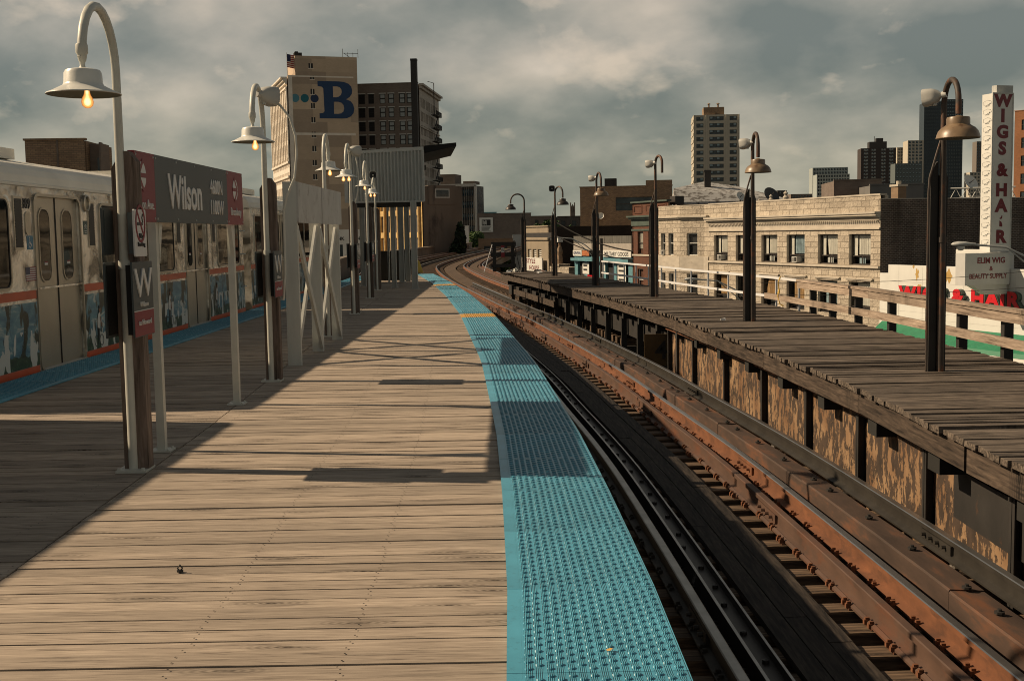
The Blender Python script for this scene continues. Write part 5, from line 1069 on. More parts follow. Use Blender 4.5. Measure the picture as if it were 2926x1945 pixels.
dish(2203, 104, 3.75, .75, 'large dark mesh dish above the stone parapet', plain('mesh_dish', (.06, .06, .06), .5)); dish(2118, 103, 4.0, .42, 'small white dish left of the second rusty lamp', MT['store_white']); dish(2768, 84, 4.0, .6, 'white dish on the roof left of the tall wigs sign', MT['store_white'])
def finial(px, d_, z, h, lab):
    o = thing('roof_finial', lab, 'ornament', (*at(px, d_), z), 0, 'stone ornaments on the parapet'); b = MB(); b.lathe([(.0, 0), (.42*h, 0), (.40*h, .12*h), (.2*h, .2*h), (.26*h, .45*h), (.12*h, .62*h), (.2*h, .8*h), (0, h)], n=10); b.build('urn', MT['smooth_stone'], o)
finial(2172, 103, 3.7, .5, 'small carved ornament left of the dark mesh dish'); finial(2205, 101, 3.72, .8, 'arched carved ornament below the dark mesh dish'); finial(2247, 99, 3.72, 1.0, 'tall carved ornament right of the dark mesh dish')
gt = thing('roof_truss', 'grey steel lattice lying on the brick roof left of the tall sign', 'truss', (*at(2715, 84), 3.4), FRZ+.9); b = MB(); b.tube([(0, 0, .1), (4.2, 0, .1)], .06, 5); b.tube([(0, 0, .8), (4.2, 0, .8)], .06, 5)
for k in range(6): b.tube([(k*.7, 0, .1), (k*.7+.35, 0, .8), (k*.7+.7, 0, .1)], .035, 5)
b.build('lattice', MT['galv'], gt)
# --- wig store
ws_ = thing('wig_store', 'white painted wig store with stepped parapet, red letters and green awning', 'shop', front(0), FRZ)
prof = [(0, 0), (26, 0), (26, Z(-.93)), (12.0, Z(-.93)), (12.0, Z(.17)), (7.5, Z(.17)), (7.5, Z(-.9)), (.9, Z(-.9)), (.9, Z(-1.46)), (0, Z(-1.46))]
b = MB(); b.plate(prof, 0, .35); b.build('front_wall', MT['store_white'], ws_)
b = MB(); b.box(.05, 26, .36, 20, 0, Z(-1.7)); b.build('body', MT['roof_tar'], ws_)
b = MB(); b.hexa([(.3, -1.3, Z(-5.85)), (26, -1.3, Z(-5.85)), (26, 0, Z(-5.85)), (.3, 0, Z(-5.85)), (.3, -1.2, Z(-5.6)), (26, -1.2, Z(-5.6)), (26, 0, Z(-4.67)), (.3, 0, Z(-4.67))]); b.build('awning', MT['store_green'], ws_)
b = MB(); b.box(.3, 26, -1.36, -1.31, Z(-6.95), Z(-5.86)); b.build('valance', MT['store_white'], ws_); text('BEAUTY SUPPLY', .68, 9.8, Z(-6.78), -1.38, MT['store_red'], ws_, sx=1.05, bold=.04, spacing=1.05)
text('WIGS & HAIR', .88, 7.85, Z(-3.1), -.32, MT['store_red'], ws_, sx=1.28, bold=.075, ext=.0, spacing=1.2, name='red_letters')
text('WIGS & HAIR', .88, 7.92, Z(-3.11), -.12, MT['green_trim'], ws_, sx=1.28, bold=.075, ext=.16, spacing=1.2, name='letter_returns')
for cx_, cz_, r_, q in ((3.87, -1.45, .22, .45), (6.85, -1.5, .42, .50), (3.5, -.98, .14, .14), (4.1, -2.2, .28, .12), (9.8, -2.25, .2, .12)):
    b = MB(); n = 14; b.plate([(cx_+r_*(.75+.35*math.sin(3.1*k+cx_))*math.cos(2*PI*k/n), Z(cz_)+q*(.75+.35*math.sin(2.3*k+cx_))*math.sin(2*PI*k/n)) for k in range(n)], -.004, .0); b.build('bare_patch', plain('bare_yellow', (.42, .27, .08), .8), ws_)
b = MB()
for x in (2.0, 4.4, 8.2, 12.6, 15): b.box(x, x+.02, -.006, 0, Z(-4.5), Z(-1.0))
for z in (-2.0, -3.9, -4.3): b.box(.1, 22, -.006, 0, Z(z), Z(z)+.02)
b.build('panel_seams', MT['ac'], ws_)
# vertical sign, seen nearly end on
vs_ = thing('vertical_sign', 'tall white vertical sign reading wigs and hair above the white store', 'sign', (*Vector(front(-12.1))[:2], GZ), math.atan2(.324, .946))
b = MB(); b.box(-1.42, 0, 0, .85, Z(.1), Z(9.0), 0); b.box(-.9, .25, .3, .7, Z(9.0), Z(9.5), 1); b.build('cabinet', [MT['store_white'], MT['galv']], vs_)
b = MB(); b.ring([(-1.45, Z(.05)), (.03, Z(.05)), (.03, Z(9.05)), (-1.45, Z(9.05))], [(-1.38, Z(.12)), (-.04, Z(.12)), (-.04, Z(8.98)), (-1.38, Z(8.98))], -.03, .001); b.build('edge_trim', MT['ac'], vs_)
for ch_, z in zip('WIGS&HA', (7.75, 6.6, 5.4, 4.2, 2.95, 1.85-.33, .35-.0+.0)): pass
zs = [(200+p*.3826) for p in (298, 408, 525, 645, 800, 948, 1062, 1290)]
for ch_, y_ in zip('WIGS&HAR', zs):
    z = 1.6+(645-y_)*68.8/3400; text(ch_, .70 if ch_ != '&' else .68, -.70, Z(z), -.012, MT['store_dred'], vs_, sx=1.15, bold=.075)
b = MB(); z = Z(1.6+(645-(200+1175*.3826))*68.8/3400); b.plate([(-.80, z), (-.60, z), (-.60, z+.12), (-.66, z+.26), (-.80, z+.34)], -.012, -.002); b.plate([(-.80, z+.46), (-.72, z+.42), (-.62, z+.46), (-.60, z+.62), (-.66, z+.62), (-.70, z+.52), (-.76, z+.50)], -.012, -.002); b.build('lettering', MT['store_dred'], vs_)
for k in range(17):
    b = MB(); z = Z(8.6-k*.49); b.tube([(-1.425, .15, z), (-1.62, .18, z+.02), (-1.62, .50, z-.05), (-1.50, .62, z-.22), (-1.45, .3, z-.26), (-1.425, .2, z-.1)], .012, 5); b.build('neon_tube', MT['ac'], vs_)
bx = thing('store_box_sign', 'white box sign reading Elim Wig and Beauty Supply under the tall vertical sign', 'sign', (*Vector(front(-12.25))[:2], GZ), math.atan2(.324, .946))
b = MB(); b.box(-3.25, -.15, 0, .8, Z(-1.80), Z(.02)); b.box(-.15, .25, .1, .8, Z(-1.75), Z(-.12)); b.plate([(-1.6, Z(-2.35)), (-.2, Z(-2.35)), (-.2, Z(-1.8)), (-2.6, Z(-1.8))], .1, .7); b.build('cabinet', plain('grey_white_sign', (.50, .50, .48), .5, var=.05), bx)
text('ELIM WIG', .33, -1.45, Z(-.55), -.01, MT['store_dred'], bx, sx=1.0, bold=.04); text('&', .26, -1.45, Z(-.98), -.01, MT['store_dred'], bx, bold=.04); text('BEAUTY SUPPLY', .29, -1.65, Z(-1.42), -.01, MT['store_dred'], bx, sx=.92, bold=.035)
sf = thing('sign_support', 'dark steel frame bracing the tall vertical sign from behind', 'steel frame', front(-13.5), FRZ)
b = MB(); b.box(-.1, .25, 2.0, 2.3, Z(-1), Z(4.6)); b.hexa([(-.1, .3, Z(5.2)), (.15, .3, Z(5.2)), (.15, 6.0, Z(1.0)), (-.1, 6.0, Z(1.0)), (-.1, .3, Z(5.7)), (.15, .3, Z(5.7)), (.15, 6.0, Z(1.5)), (-.1, 6.0, Z(1.5))]); b.box(-.1, .2, .3, 3, Z(4.2), Z(4.5)); b.build('frame', MT['dark_steel'], sf)
ob = block('orange_brick_building', 'tall orange brick apartment block at the right edge behind the vertical sign', 'building', (*at(2893, 200), GZ), FRZ+.35, 30, 14, Z(20.3), MT['orange_brick'], holes=[(1.2+c_*3.4, 2.9+c_*3.4, 3.5+r_*2.95, 5.2+r_*2.95) for r_ in range(8) for c_ in range(8)])
# --- cobra head street lamps and wires
def cobra(loc, h, hd, arm, lab, s=1.):
    r = thing('street_light', lab, 'street light', (loc[0], loc[1], GZ), 0, 'street lights over the road'); H = Z(h)
    b = MB(); b.tube([(0, 0, 0), (0, 0, H-.9)], [.11, .07], 10); b.build('pole', MT['galv'], r, True)
    ax, ay = arm; b = MB(); b.tube([(0, 0, H-1.1), (ax*.25, ay*.25, H-.55), (ax*.6, ay*.6, H-.1), (ax, ay, H)], .035, 8); b.tube([(0, 0, H-1.5), (ax*.2, ay*.2, H-.95), (ax*.55, ay*.55, H-.2)], .025, 8); b.build('arm', MT['galv'], r, True)
    a = math.atan2(ay, ax); M_ = Matrix.Rotation(a, 3, 'Z') @ Matrix.Rotation(PI/2, 3, 'Y')
    b = MB(); D = Matrix.Diagonal((.55, 1, 1)); b.lathe([(0, -.12), (.05, -.1), (.08, .05), (.15, .25), (.17, .45), (.12, .62), (0, .70)], (ax, ay, H+.02), 14, 0, M_ @ D); b.build('head', MT['galv'], r, True)
    b = MB(); b.lathe([(.13, 0), (.12, -.08), (.07, -.13), (0, -.14)], (ax+math.cos(a)*.38, ay+math.sin(a)*.38, H-.05), 12); b.build('lens', MT['lamp_white'], r, True)
cobra((11.9, 60), -.85+.0, 0, (-2.6, -.6), 'street light with a long forked arm in front of the bay windows')
cobra((17.6, 38.5), .98-.0, 0, (-2.6, .2), 'street light head overlapping the white box sign at the right edge')
cobra((5.9, 84), 1.25, 0, (-2.6, .1), 'small street light reaching over the far end of the old platform')
up = thing('utility_pole', 'dark thin utility pole standing before the goods shop sign', 'utility pole', (*at(1722, 88), GZ)); b = MB(); b.tube([(0, 0, 0), (0, 0, Z(1.1))], .12, 8); b.build('pole', MT['dark_steel'], up)
def wire(pts, r_, lab): b = MB(); b.tube(pts, r_, 4); tag(b.build('overhead_wire', MT['dark_steel']), lab, 'wire', 'thin wires over the street')
def sag(p, q, s, n=10): return [tuple(Vector(p).lerp(Vector(q), k/n)-Vector((0, 0, s*4*(k/n)*(1-k/n)))) for k in range(n+1)]
wire(sag((13, 62, -1.2), (34, 60, .2), .5), .012, 'upper thin wire crossing the lower stone storey and white store'); wire(sag((13, 62, -1.8), (34, 60, -.9), .4), .012, 'lower thin wire crossing the white store front')
wire(sag((3.0, 88, 2.6), (8.6, 84, .2), .4), .05, 'thick pale bundled cable falling towards the goods shop'); wire(sag((3.0, 88, 1.6), (8.6, 84, -.4), .4), .04, 'lower bundled cable falling towards the goods shop')
# ---------------------------------------------------------------- tower with the letter B
def fill(loops, y, mat, parent, name, ext=.05):
    cu = bpy.data.curves.new('c', 'CURVE'); cu.dimensions = '2D'; cu.fill_mode = 'BOTH'; cu.extrude = ext
    for L_ in loops:
        s = cu.splines.new('POLY'); s.points.add(len(L_)-1); s.use_cyclic_u = True
        for p, (x, z) in zip(s.points, L_): p.co = (x, z, 0, 1)
    o = bpy.data.objects.new('c', cu); COL.objects.link(o); dg = bpy.context.evaluated_depsgraph_get(); me = bpy.data.meshes.new_from_object(o.evaluated_get(dg)); bpy.data.objects.remove(o); bpy.data.curves.remove(cu)
    me.transform(Matrix.Translation((0, y, 0)) @ Matrix.Rotation(PI/2, 4, 'X')); me.materials.clear(); me.materials.append(mat)
    q = bpy.data.objects.new(name, me); COL.objects.link(q); q.parent = parent; return q
RB = math.radians(18); bt_ = thing('mural_tower', 'tall tan brick tower painted with a dark blue letter B and three blue dots', 'tower', (-54.5, 300, GZ), RB)
mur = brick('mural_tan_brick', (.50, .41, .325), (.47, .385, .305), (.45, .37, .29), .6, .25, .01, .85, .2)
t = mur.node_tree; bs = [n for n in t.nodes if n.type == 'BSDF_PRINCIPLED'][0]; src = bs.inputs['Base Color'].links[0].from_socket
pb = t.nodes.new('ShaderNodeTexBrick'); t.links.new(uvw(t)[0], pb.inputs['Vector']); pb.inputs['Scale'].default_value = 1; pb.inputs['Brick Width'].default_value = 9.5; pb.inputs['Row Height'].default_value = 3.1; pb.inputs['Mortar Size'].default_value = 0; pb.offset = .37; pb.inputs['Color1'].default_value = (.74, .72, .70, 1); pb.inputs['Color2'].default_value = (1.25, 1.2, 1.1, 1)
t.links.new(mixc(t, 1., src, pb.outputs[0], 'MULTIPLY'), bs.inputs['Base Color'])
H1, H2 = Z(41.6), Z(46.4); w_ = 17.4
smw = [(5.5, 6.5, Z(z), Z(z+1.35)) for z in (40.7, 37.0, 33.5, 30.0, 26.4, 22.9, 19.4, 15.9)]
b = MB(); b.wall(0, w_, 0, H1, smw, 0, .2); b.wall(1.9, w_, H1, H2, [(5.2, 6.3, Z(43.4), Z(44.6))], 0, .2); b.box(0, w_, .25, 34, 0, H1-.1); b.box(1.9, w_, .25, 14, H1-.1, H2); b.build('wall', mur, bt_)
for h in smw+[(5.2, 6.3, Z(43.4), Z(44.6))]: b = MB(); b.box(h[0], h[1], .1, .14, h[2], h[3], 0); b.box(h[0]-.12, h[1]+.12, -.06, .0, h[2]-.16, h[2], 1); b.box(h[0]+.44, h[0]+.56, .05, .1, h[2], h[3], 1); b.build('window', [MT['rubber'], MT['cream']], bt_)
b = MB(); b.box(-.02, 1.0, -.04, .0, 0, H1); b.box(1.0, w_-1, -.05, 0, Z(41.2), Z(41.55)); b.box(1, w_-.8, -.05, 0, Z(26.9), Z(27.5)); b.build('white_trim', MT['cream'], bt_)
B0 = [(0, 1), (.60, 1), (.74, .985), (.86, .94), (.93, .87), (.955, .77), (.94, .67), (.88, .585), (.78, .52), (.90, .475), (.97, .39), (1, .27), (.975, .15), (.90, .06), (.79, .01), (.66, 0), (.03, 0), (.03, .13), (.13, .145), (.17, .19), (.155, .80), (.12, .845), (0, .865)]
B1 = [(.42, .865), (.53, .865), (.61, .845), (.655, .79), (.665, .715), (.64, .64), (.58, .59), (.50, .57), (.42, .57)][::-1]; B2 = [(.435, .45), (.56, .45), (.65, .425), (.70, .37), (.72, .28), (.695, .19), (.63, .14), (.55, .125), (.435, .125)][::-1]
sc_ = lambda L_: [(7.3+x*9.1, Z(31.1)+z*9.2) for x, z in L_]
navy = plain('mural_navy', (.012, .045, .12), .7, var=.08, scale=.3); fill([sc_(B0), sc_(B1), sc_(B2)], -.04, navy, bt_, 'painted_letter', .02)
for x, c_ in ((1.65, (.08, .24, .30)), (4.0, (.01, .13, .17)), (6.45, (.012, .03, .08))): b = MB(); b.plate(circ(x, Z(36.0), 1.02, 30), -.035, 0); b.build('painted_dot', plain('mural_dot', c_, .7, var=.08, scale=.3), bt_)
# sunlit ornate side, local x=0 plane
sd = MB(); side = bpy.data.objects.new('street_front', None); COL.objects.link(side); side.parent = bt_; side.location = (0, 34, 0); side.rotation_euler = (0, 0, -PI/2)
sh = [(1.2+c_*3.3+q*1.45, 2.0+c_*3.3+q*1.45, Z(r_*3.45-5.2), Z(r_*3.45-2.9)) for c_ in range(10) for q in (0, 1) for r_ in (0, 2, 3, 5, 6, 7, 8, 9, 10, 11, 12) if r_*3.45-2.9 < 37.5]
cm_ = MB(); cm_.wall(0, 34, 0, H1-.5, sh, -.3, .6)
for z in (Z(38.3), Z(20), Z(16.4), Z(3)): cm_.box(0, 34, -.7, -.3, z, z+.5)
cm_.box(-.3, 34.4, -1.9, -.3, H1-.9, H1-.5); cm_.box(-.2, 34.3, -1.3, -.3, H1-1.5, H1-.9); cm_.box(-.2, 34.2, -.8, -.3, H1-2.2, H1-1.5)
for c_ in range(11): cm_.box(.3+c_*3.3, .9+c_*3.3, -.55, -.3, Z(20.5), Z(38.3))
cm_.build('ornate_wall', MT['cream'], side); b = MB()
b.box(.1, 33.9, .25, .30, 0, H1-1); b.build('glazing', MT['fglass'], side)
b = MB(); b.box(1.9, 3.8, 1, 3, H2, H2+.9); b.box(2.1, 2.9, 1.2, 2.4, H2+.9, H2+1.2); b.build('roof_unit', MT['dark_steel'], bt_)
an_ = thing('roof_antenna', 'small thin antenna frame on the roof of the tower with the letter B', 'antenna', (-41.5, 305.5, GZ+H2), RB); b = MB()
for x in (0, 1.3, 2.6, 3.9): b.tube([(x, 0, 0), (x, 0, 2.2 if x in (0, 3.9) else 1.3)], .06, 5)
b.tube([(0, 0, 1.1), (3.9, 0, 1.1)], .06, 5); b.tube([(.3, 0, 1.1), (1.8, 0, .1)], .06, 5); b.build('frame', MT['dark_steel'], an_)
fl = thing('flag', 'stars and stripes flag flying on a pole beside the top of the mural tower', 'flag', (-54.8, 301, GZ+H1), RB+.3); b = MB(); b.tube([(0, 0, -.4), (0, 0, 5.6)], .07, 6); b.build('pole', MT['galv'], fl)
b = MB(); n = 12
for k in range(13):
    for i in range(n):
        u0, u1 = i/n, (i+1)/n; f = lambda u: -.12*math.sin(u*7)*u; z1_ = 5.3-k*.25-.25*0; dz = lambda u: -.25*u
        mi = 2 if (k < 7 and u1 <= .5) else (0 if k % 2 == 0 else 1)
        b.add([(u0*2.1, f(u0), z1_-.25+dz(u0)), (u1*2.1, f(u1), z1_-.25+dz(u1)), (u1*2.1, f(u1), z1_+dz(u1)), (u0*2.1, f(u0), z1_+dz(u0))], [(0, 1, 2, 3)], mi)
b.build('cloth', [plain('flag_red', (.33, .03, .04), .8), MT['cream'], plain('flag_navy', (.015, .025, .09), .8)], fl)
# dark wing apartment building with fire escapes
RW = -.10; X0 = -39.6; aw = thing('apartment_block', 'dark brick apartment block with rows of pale sash windows and a cream corner', 'building', (X0, 316, GZ), RW); H = Z(40.9)
cols = [(.5, 2.2), (3.1, 4.6), (6.1, 7.6), (8.4, 9.9), (11.3, 12.8), (13.3, 14.8)]
hs = [(a, c_, Z(35.9-r_*3.55), Z(38.4-r_*3.55)) for r_ in range(11) for a, c_ in cols]
b = MB(); b.wall(0, 16.3, 0, H, hs, 0, .3); b.box(0, 16.3, .32, 33, 0, H-.1); b.box(-.1, 16.4, -.1, .3, H, H+.25); b.build('wall', MT['shade_brick'], aw)
lintel = MT['ac']
wm = MB(); wm.box(0, 1.5, .18, .22, 0, 2.5, 0); wm.box(.0, .12, .1, .18, 0, 2.5, 1); wm.box(1.38, 1.5, .1, .18, 0, 2.5, 1); wm.box(0, 1.5, .1, .18, 2.38, 2.5, 1); wm.box(0, 1.5, .1, .18, 1.2, 1.32, 1); wm.box(-.15, 1.65, -.08, .0, 2.5, 2.72, 2)
wmd = wm.mesh('w1', [MT['room'], MT['rubber'], lintel]); wm2 = MB(); wm2.v, wm2.f, wm2.m, wm2.c = list(wm.v), list(wm.f), list(wm.m), list(wm.c); wm2.box(.2, 1.3, .12, .17, 1.4, 2.3, 3); wm2.box(.2, 1.3, .12, .17, .15, 1.1, 3); wml = wm2.mesh('w2', [MT['room'], MT['rubber'], lintel, plain('pale_blind', (.30, .33, .33), .6, var=.2)])
for i, h in enumerate(hs): o = bpy.data.objects.new('window', wmd if i % 6 < 2 else wml); COL.objects.link(o); o.parent = aw; o.location = (h[0], 0, h[2]); o.scale = ((h[1]-h[0])/1.5, 1, 1)
rs = bpy.data.objects.new('cream_front', None); COL.objects.link(rs); rs.parent = aw; rs.location = (16.3, 0, 0); rs.rotation_euler = (0, 0, PI/2)
sh = [(2+c_*4+q*1.7, 3.2+c_*4+q*1.7, Z(34.9-r_*3.55), Z(37.4-r_*3.55)) for r_ in range(11) for c_ in range(7) for q in (0, 1)]
b = MB(); b.wall(0, 32, 0, H-.3, sh, -.3, .5); b.box(-.4, 32, -1.5, -.3, H-.6, H-.1); b.box(-.2, 32, -.9, -.3, H-1.3, H-.6); b.box(0, 32, -.55, -.3, Z(33.2-3.55), Z(33.5-3.55)); b.build('ornate_wall', plain('cream_shaded', (.40, .36, .31), .7, var=.15), rs); b = MB(); b.box(.1, 31.9, .05, .12, 0, H-1); b.build('glazing', MT['fglass'], rs)
fe = thing('fire_escape', 'black iron fire escape zigzagging down the cream corner of the dark apartment block', 'fire escape', (X0+16.3*math.cos(RW)+.3, 316+16.3*math.sin(RW), GZ), RW+PI/2)
for k in range(10):
    z = Z(34-k*3.55); b = MB(); b.box(14, 23, -2.2, -.7, z, z+.14)
    for x in [14+i*.75 for i in range(13)]: b.box(x, x+.09, -2.2, -2.1, z, z+1.2)
    b.box(14, 23, -2.22, -2.12, z+1.15, z+1.27); b.build('landing', MT['rubber'], fe)
    if k: b = MB(); b.tube([(15, -1.4, z), (21.5, -1.4, z+3.55)], .14, 5); b.build('stair', MT['rubber'], fe)
b = MB(); b.tube([(14, -1.6, Z(34)), (14, -1.6, Z(42.5))], .12, 5); b.tube([(10, -.6, Z(42.5)), (14, -1.6, Z(42.5))], .08, 5); b.build('roof_ladder', MT['rubber'], fe)
sk = thing('smoke_stack', 'black square smoke stack rising in front of the dark apartment block', 'chimney', (*at(1199, 300), GZ), RW); b = MB(); b.box(-.75, .75, 0, 1.4, 0, Z(45.0)); b.build('stack', MT['dark_steel'], sk); b = MB(); b.box(-.8, .8, -.05, 1.45, Z(44.6), Z(45.1)); b.build('rim', MT['rubber'], sk)
# wall building with gilded street front at the track curve
gw = thing('blank_wall_building', 'building with a stained blank side wall and a gilded ornate front by the curve', 'building', (*at(1218, 170), GZ), math.radians(35)); Hh = Z(8.5)
stw = plain('stained_render', (.145, .12, .10), .9, var=.25, scale=.25, stain=(.06, .05, .045), thr=(.5, .6), sscale=.35, sc_=(1, 1, .35)); b = MB(); b.box(0, 6.5, .0, 13, 0, Hh); b.box(.8, 5.4, -.1, 6, Hh-2.6, Hh+.1); b.build('side_wall', stw, gw)
b = MB(); b.box(2.0, 4.2, -.14, -.10, Hh-1.6, Hh-.5, 0); b.ring([(1.9, Hh-1.7), (4.3, Hh-1.7), (4.3, Hh-.4), (1.9, Hh-.4)], [(2.05, Hh-1.55), (4.15, Hh-1.55), (4.15, Hh-.55), (2.05, Hh-.55)], -.2, -.10, 1); b.build('window', [MT['fglass'], MT['galv']], gw)
gf = bpy.data.objects.new('gilded_front', None); COL.objects.link(gf); gf.parent = gw; gf.location = (0, 13, 0); gf.rotation_euler = (0, 0, -PI/2)
gold = plain('gilded_terracotta', (.62, .42, .17), .5, var=.3, scale=1.5); hs = [(.8+k*2.0, 1.9+k*2.0, Z(-1.2+r_*3.2), Z(1.2+r_*3.2)) for k in range(6) for r_ in range(3)]
b = MB(); b.wall(0, 13, 0, Hh, hs, -.25, .5); b.box(-.1, 13.2, -.8, -.25, Hh-.6, Hh); b.box(0, 13, -.5, -.25, Z(-1.9), Z(-1.5))
for k in range(7): b.lathe([(.22, Z(-1.5)), (.18, Z(-1.2)), (.16, Z(6.6)), (.3, Z(7.0)), (.3, Z(7.3))], (.35+k*2.0, -.45, 0), 10)
b.build('ornate_wall', gold, gf); b = MB(); b.box(.1, 12.9, .1, .15, 0, Hh-.5); b.build('glazing', MT['fglass'], gf)
for r_ in range(3): b = MB(); [b.box(.8+k*2.0, 1.9+k*2.0, -.2, .05, Z(1.25+r_*3.2), Z(1.95+r_*3.2)) for k in range(6)]; b.build('spandrel', MT['cream'], gf)
iv = thing('ivy', 'tall dark ivy covering the corner of the stained blank wall', 'ivy', (*at(1321, 171), GZ+5.0))
def leaves(b, c_, r_, n, s, mats=3, flat=1.):
    for _ in range(n):
        while True:
            p = Vector((random.uniform(-1, 1), random.uniform(-1, 1), random.uniform(-1, 1)))
            if .35 < p.length < 1: break
        p = Vector((p.x*r_[0], p.y*r_[1], p.z*r_[2]))+Vector(c_); u = Vector((random.gauss(0, 1), random.gauss(0, 1), random.gauss(0, 1))).normalized(); v_ = u.orthogonal().normalized(); q = s*random.uniform(.6, 1.3)
        b.add([p-u*q, p-v_*q*.6, p+u*q, p+v_*q*.6], [(0, 1, 2, 3)], random.randrange(mats))
LM = [plain('leaf_dark', (.018, .04, .012), .8, var=.3), plain('leaf_mid', (.04, .085, .022), .8, var=.3), plain('leaf_light', (.08, .13, .03), .8, var=.3)]; LD = [plain('ivy_leaf', (.008, .016, .007), .9), LM[0], plain('ivy_leaf_deep', (.005, .010, .005), .9)]
random.seed(5); b = MB(); leaves(b, (0, 0, 2.3), (.75, .7, 3.1), 1800, .28); leaves(b, (-.5, 0, .6), (1.1, .7, 2.2), 1000, .28); b.build('foliage', LD, iv); b = MB(); b.tube([(0, 0, -5), (0, 0, 4)], [.2, .08], 6); b.build('stem', MT['tie'], iv)
def tree(px, d_, ztop, zbase, wpx, lab, n=1600, s=.35, name='leafy_tree', sub=6, loc=None):
    X, Y = loc or at(px, d_); r = thing(name, lab, 'tree', (X, Y, GZ), 0, None); H = Z(ztop); W_ = wpx/3400*d_/2
    b = MB(); b.tube([(0, 0, 0), (.1, 0, H*.4), (0, 0, H*.75)], [H*.03, H*.022, H*.01], 8)
    for k in range(5): a = k*1.3; b.tube([(0, 0, H*.35+k*.3), (math.cos(a)*W_*.5, math.sin(a)*W_*.5, H*.55+k*.3)], [H*.012, H*.005], 6)
    b.build('trunk', MT['tie'], r); b = MB(); zb_ = Z(zbase)
    for k in range(sub):
        a = k*2.4; f = random.uniform(.3, .7); rr = W_*random.uniform(.38, .55); leaves(b, (math.cos(a)*W_*f, math.sin(a)*W_*f, zb_+(H-zb_)*random.uniform(.35, .72)), (rr, rr, (H-zb_)*.3), n//sub, s)
    leaves(b, (0, 0, (zb_+H)/2), (W_*.55, W_*.55, (H-zb_)*.5), n//3, s); b.build('crown', LM, r)
tree(1358, 250, 2.2, -2.5, 62, 'round sunlit green tree before the glass office building', 2200, .32); tree(1395, 190, -3.4, -6, 16, 'small bright shrub tree right of the red ramp', 500, .25)
tree(1540, 260, 3.6, -2, 60, 'green tree just right of the arching farthest lamp', 1800, .42); tree(1590, 255, 4.3, -2, 70, 'largest green tree on the skyline left of the church tower', 2200, .42); tree(1635, 270, 3.2, -2, 50, 'green tree directly below the church tower', 1500, .42); tree(2680, 150, 5.3, 2, 70, 'tree top showing above the brick roof left of the nearest lamp', 1500, .3); tree(1445, 200, -.9, -6, 34, 'small green tree seen behind the barrier frame', 900, .25)
st_ = thing('street_tree', 'leafy branches poking in at the right edge in front of the white store', 'tree', (20.8, 41, GZ)); b = MB(); b.tube([(0, 0, 0), (0, 0, 5.5)], [.16, .07], 8)
for p in ((-2.6, -1.4, 4.6), (-2.5, -1.0, 3.6), (-2.0, 1, 5.6), (1.5, 0, 5.2)): b.tube([(0, 0, 2.8), (p[0]*.5, p[1]*.5, (2.8+p[2])/2+.2), p], [.05, .03, .01], 6)
b.build('trunk', MT['tie'], st_); b = MB()
for c_, r_, n in (((-2.75, -1.4, 4.6), (.5, .5, .4), 90), ((-2.75, -1.1, 3.55), (.45, .45, .35), 80), ((0, 0, 5.6), (2.0, 2.0, 1.4), 700), ((1.5, 0, 5.2), (1.2, 1.2, 1), 300)): leaves(b, c_, r_, n, .09)
b.build('crown', LM, st_)
# ---------------------------------------------------------------- far buildings
def tower(name, lab, x0, x1, yt_, d_, wall, cols, pitch, wh, rz=0., depth=None, yh=652, frame=None, top=None, style='grid', cat='tower', grp=None, rows=None, gm=None):
    X0, X1 = at(x0, d_)[0], at(x1, d_)[0]; W_ = X1-X0; H = Z(1.6+(yh-yt_)*d_/3400); D_ = depth or W_*.8
    r = thing(name, lab, cat, (X0, d_, GZ), rz, grp); n = rows or int((H-4)/pitch)
    hs = [(a*W_, c_*W_, H-(k+1)*pitch+(pitch-wh)*.35, H-(k+1)*pitch+(pitch-wh)*.35+wh) for k in range(n) for a, c_ in cols]
    b = MB(); b.wall(0, W_, 0, H, hs, 0, .4); b.box(0, W_, .42, D_, 0, H); b.box(0, .4, 0, .42, 0, H-.1); b.build('wall', wall, r)
    for a, c_ in cols:
        pass
    wsh = {}
    hs_ = hs[:100]
    for h in hs_:
        k = round(h[1]-h[0], 3)
        if k not in wsh:
            q = MB(); w0 = h[1]-h[0]; q.box(0, w0, .25, .3, 0, wh, 0); nm = max(2, int(round(w0/1.5))+1)
            for i in range(nm): xx = (w0-.12)*i/(nm-1); q.box(xx, xx+.12, .18, .25, 0, wh, 1)
            q.box(0, w0, .19, .245, wh*.35, wh*.42, 1)
            for i in range(nm-1):
                if (i+int(k*10)) % 2 == 0: xx = (w0-.12)*i/(nm-1); q.box(xx+.25, xx+(w0-.12)/(nm-1)-.15, .2, .24, wh*.5, wh*.92, 2)
            wsh[k] = q.mesh('window', [gm or MT['fglass'], frame or MT['dkframe'], MT['curt_b']])
        o = bpy.data.objects.new('window', wsh[k]); COL.objects.link(o); o.parent = r; o.location = (h[0], 0, h[2])
    if len(hs) > 100:
        q = MB()
        for h in hs[100:]: q.box(h[0], h[1], .25, .3, h[2], h[3])
        tag(q.build('window', gm or MT['fglass'], r), kind='stuff')
    return r, W_, H, D_
cw = plain('condo_concrete', (.46, .42, .34), .8, var=.06, scale=.2)
cd_, W_, H, D_ = tower('condo_tower', 'cream concrete high rise with three window columns above the hipped roof', 1986, 2114, 334.5, 500, cw, [(.06, .215), (.345, .655), (.785, .94)], 2.785, 1.7, -.096, 17, 657)
b = MB(); b.box(.215*W_+.9, .345*W_-.9, -.25, 0, 0, H); b.box(.655*W_+.9, .785*W_-.9, -.25, 0, 0, H); b.box(0, .35, -.3, 0, 0, H); b.box(W_-.35, W_, -.3, 0, 0, H)
for k in range(19): b.box(-.25, 0, .6, 16.5, H-(k+1)*2.785, H-(k+1)*2.785+1.0)
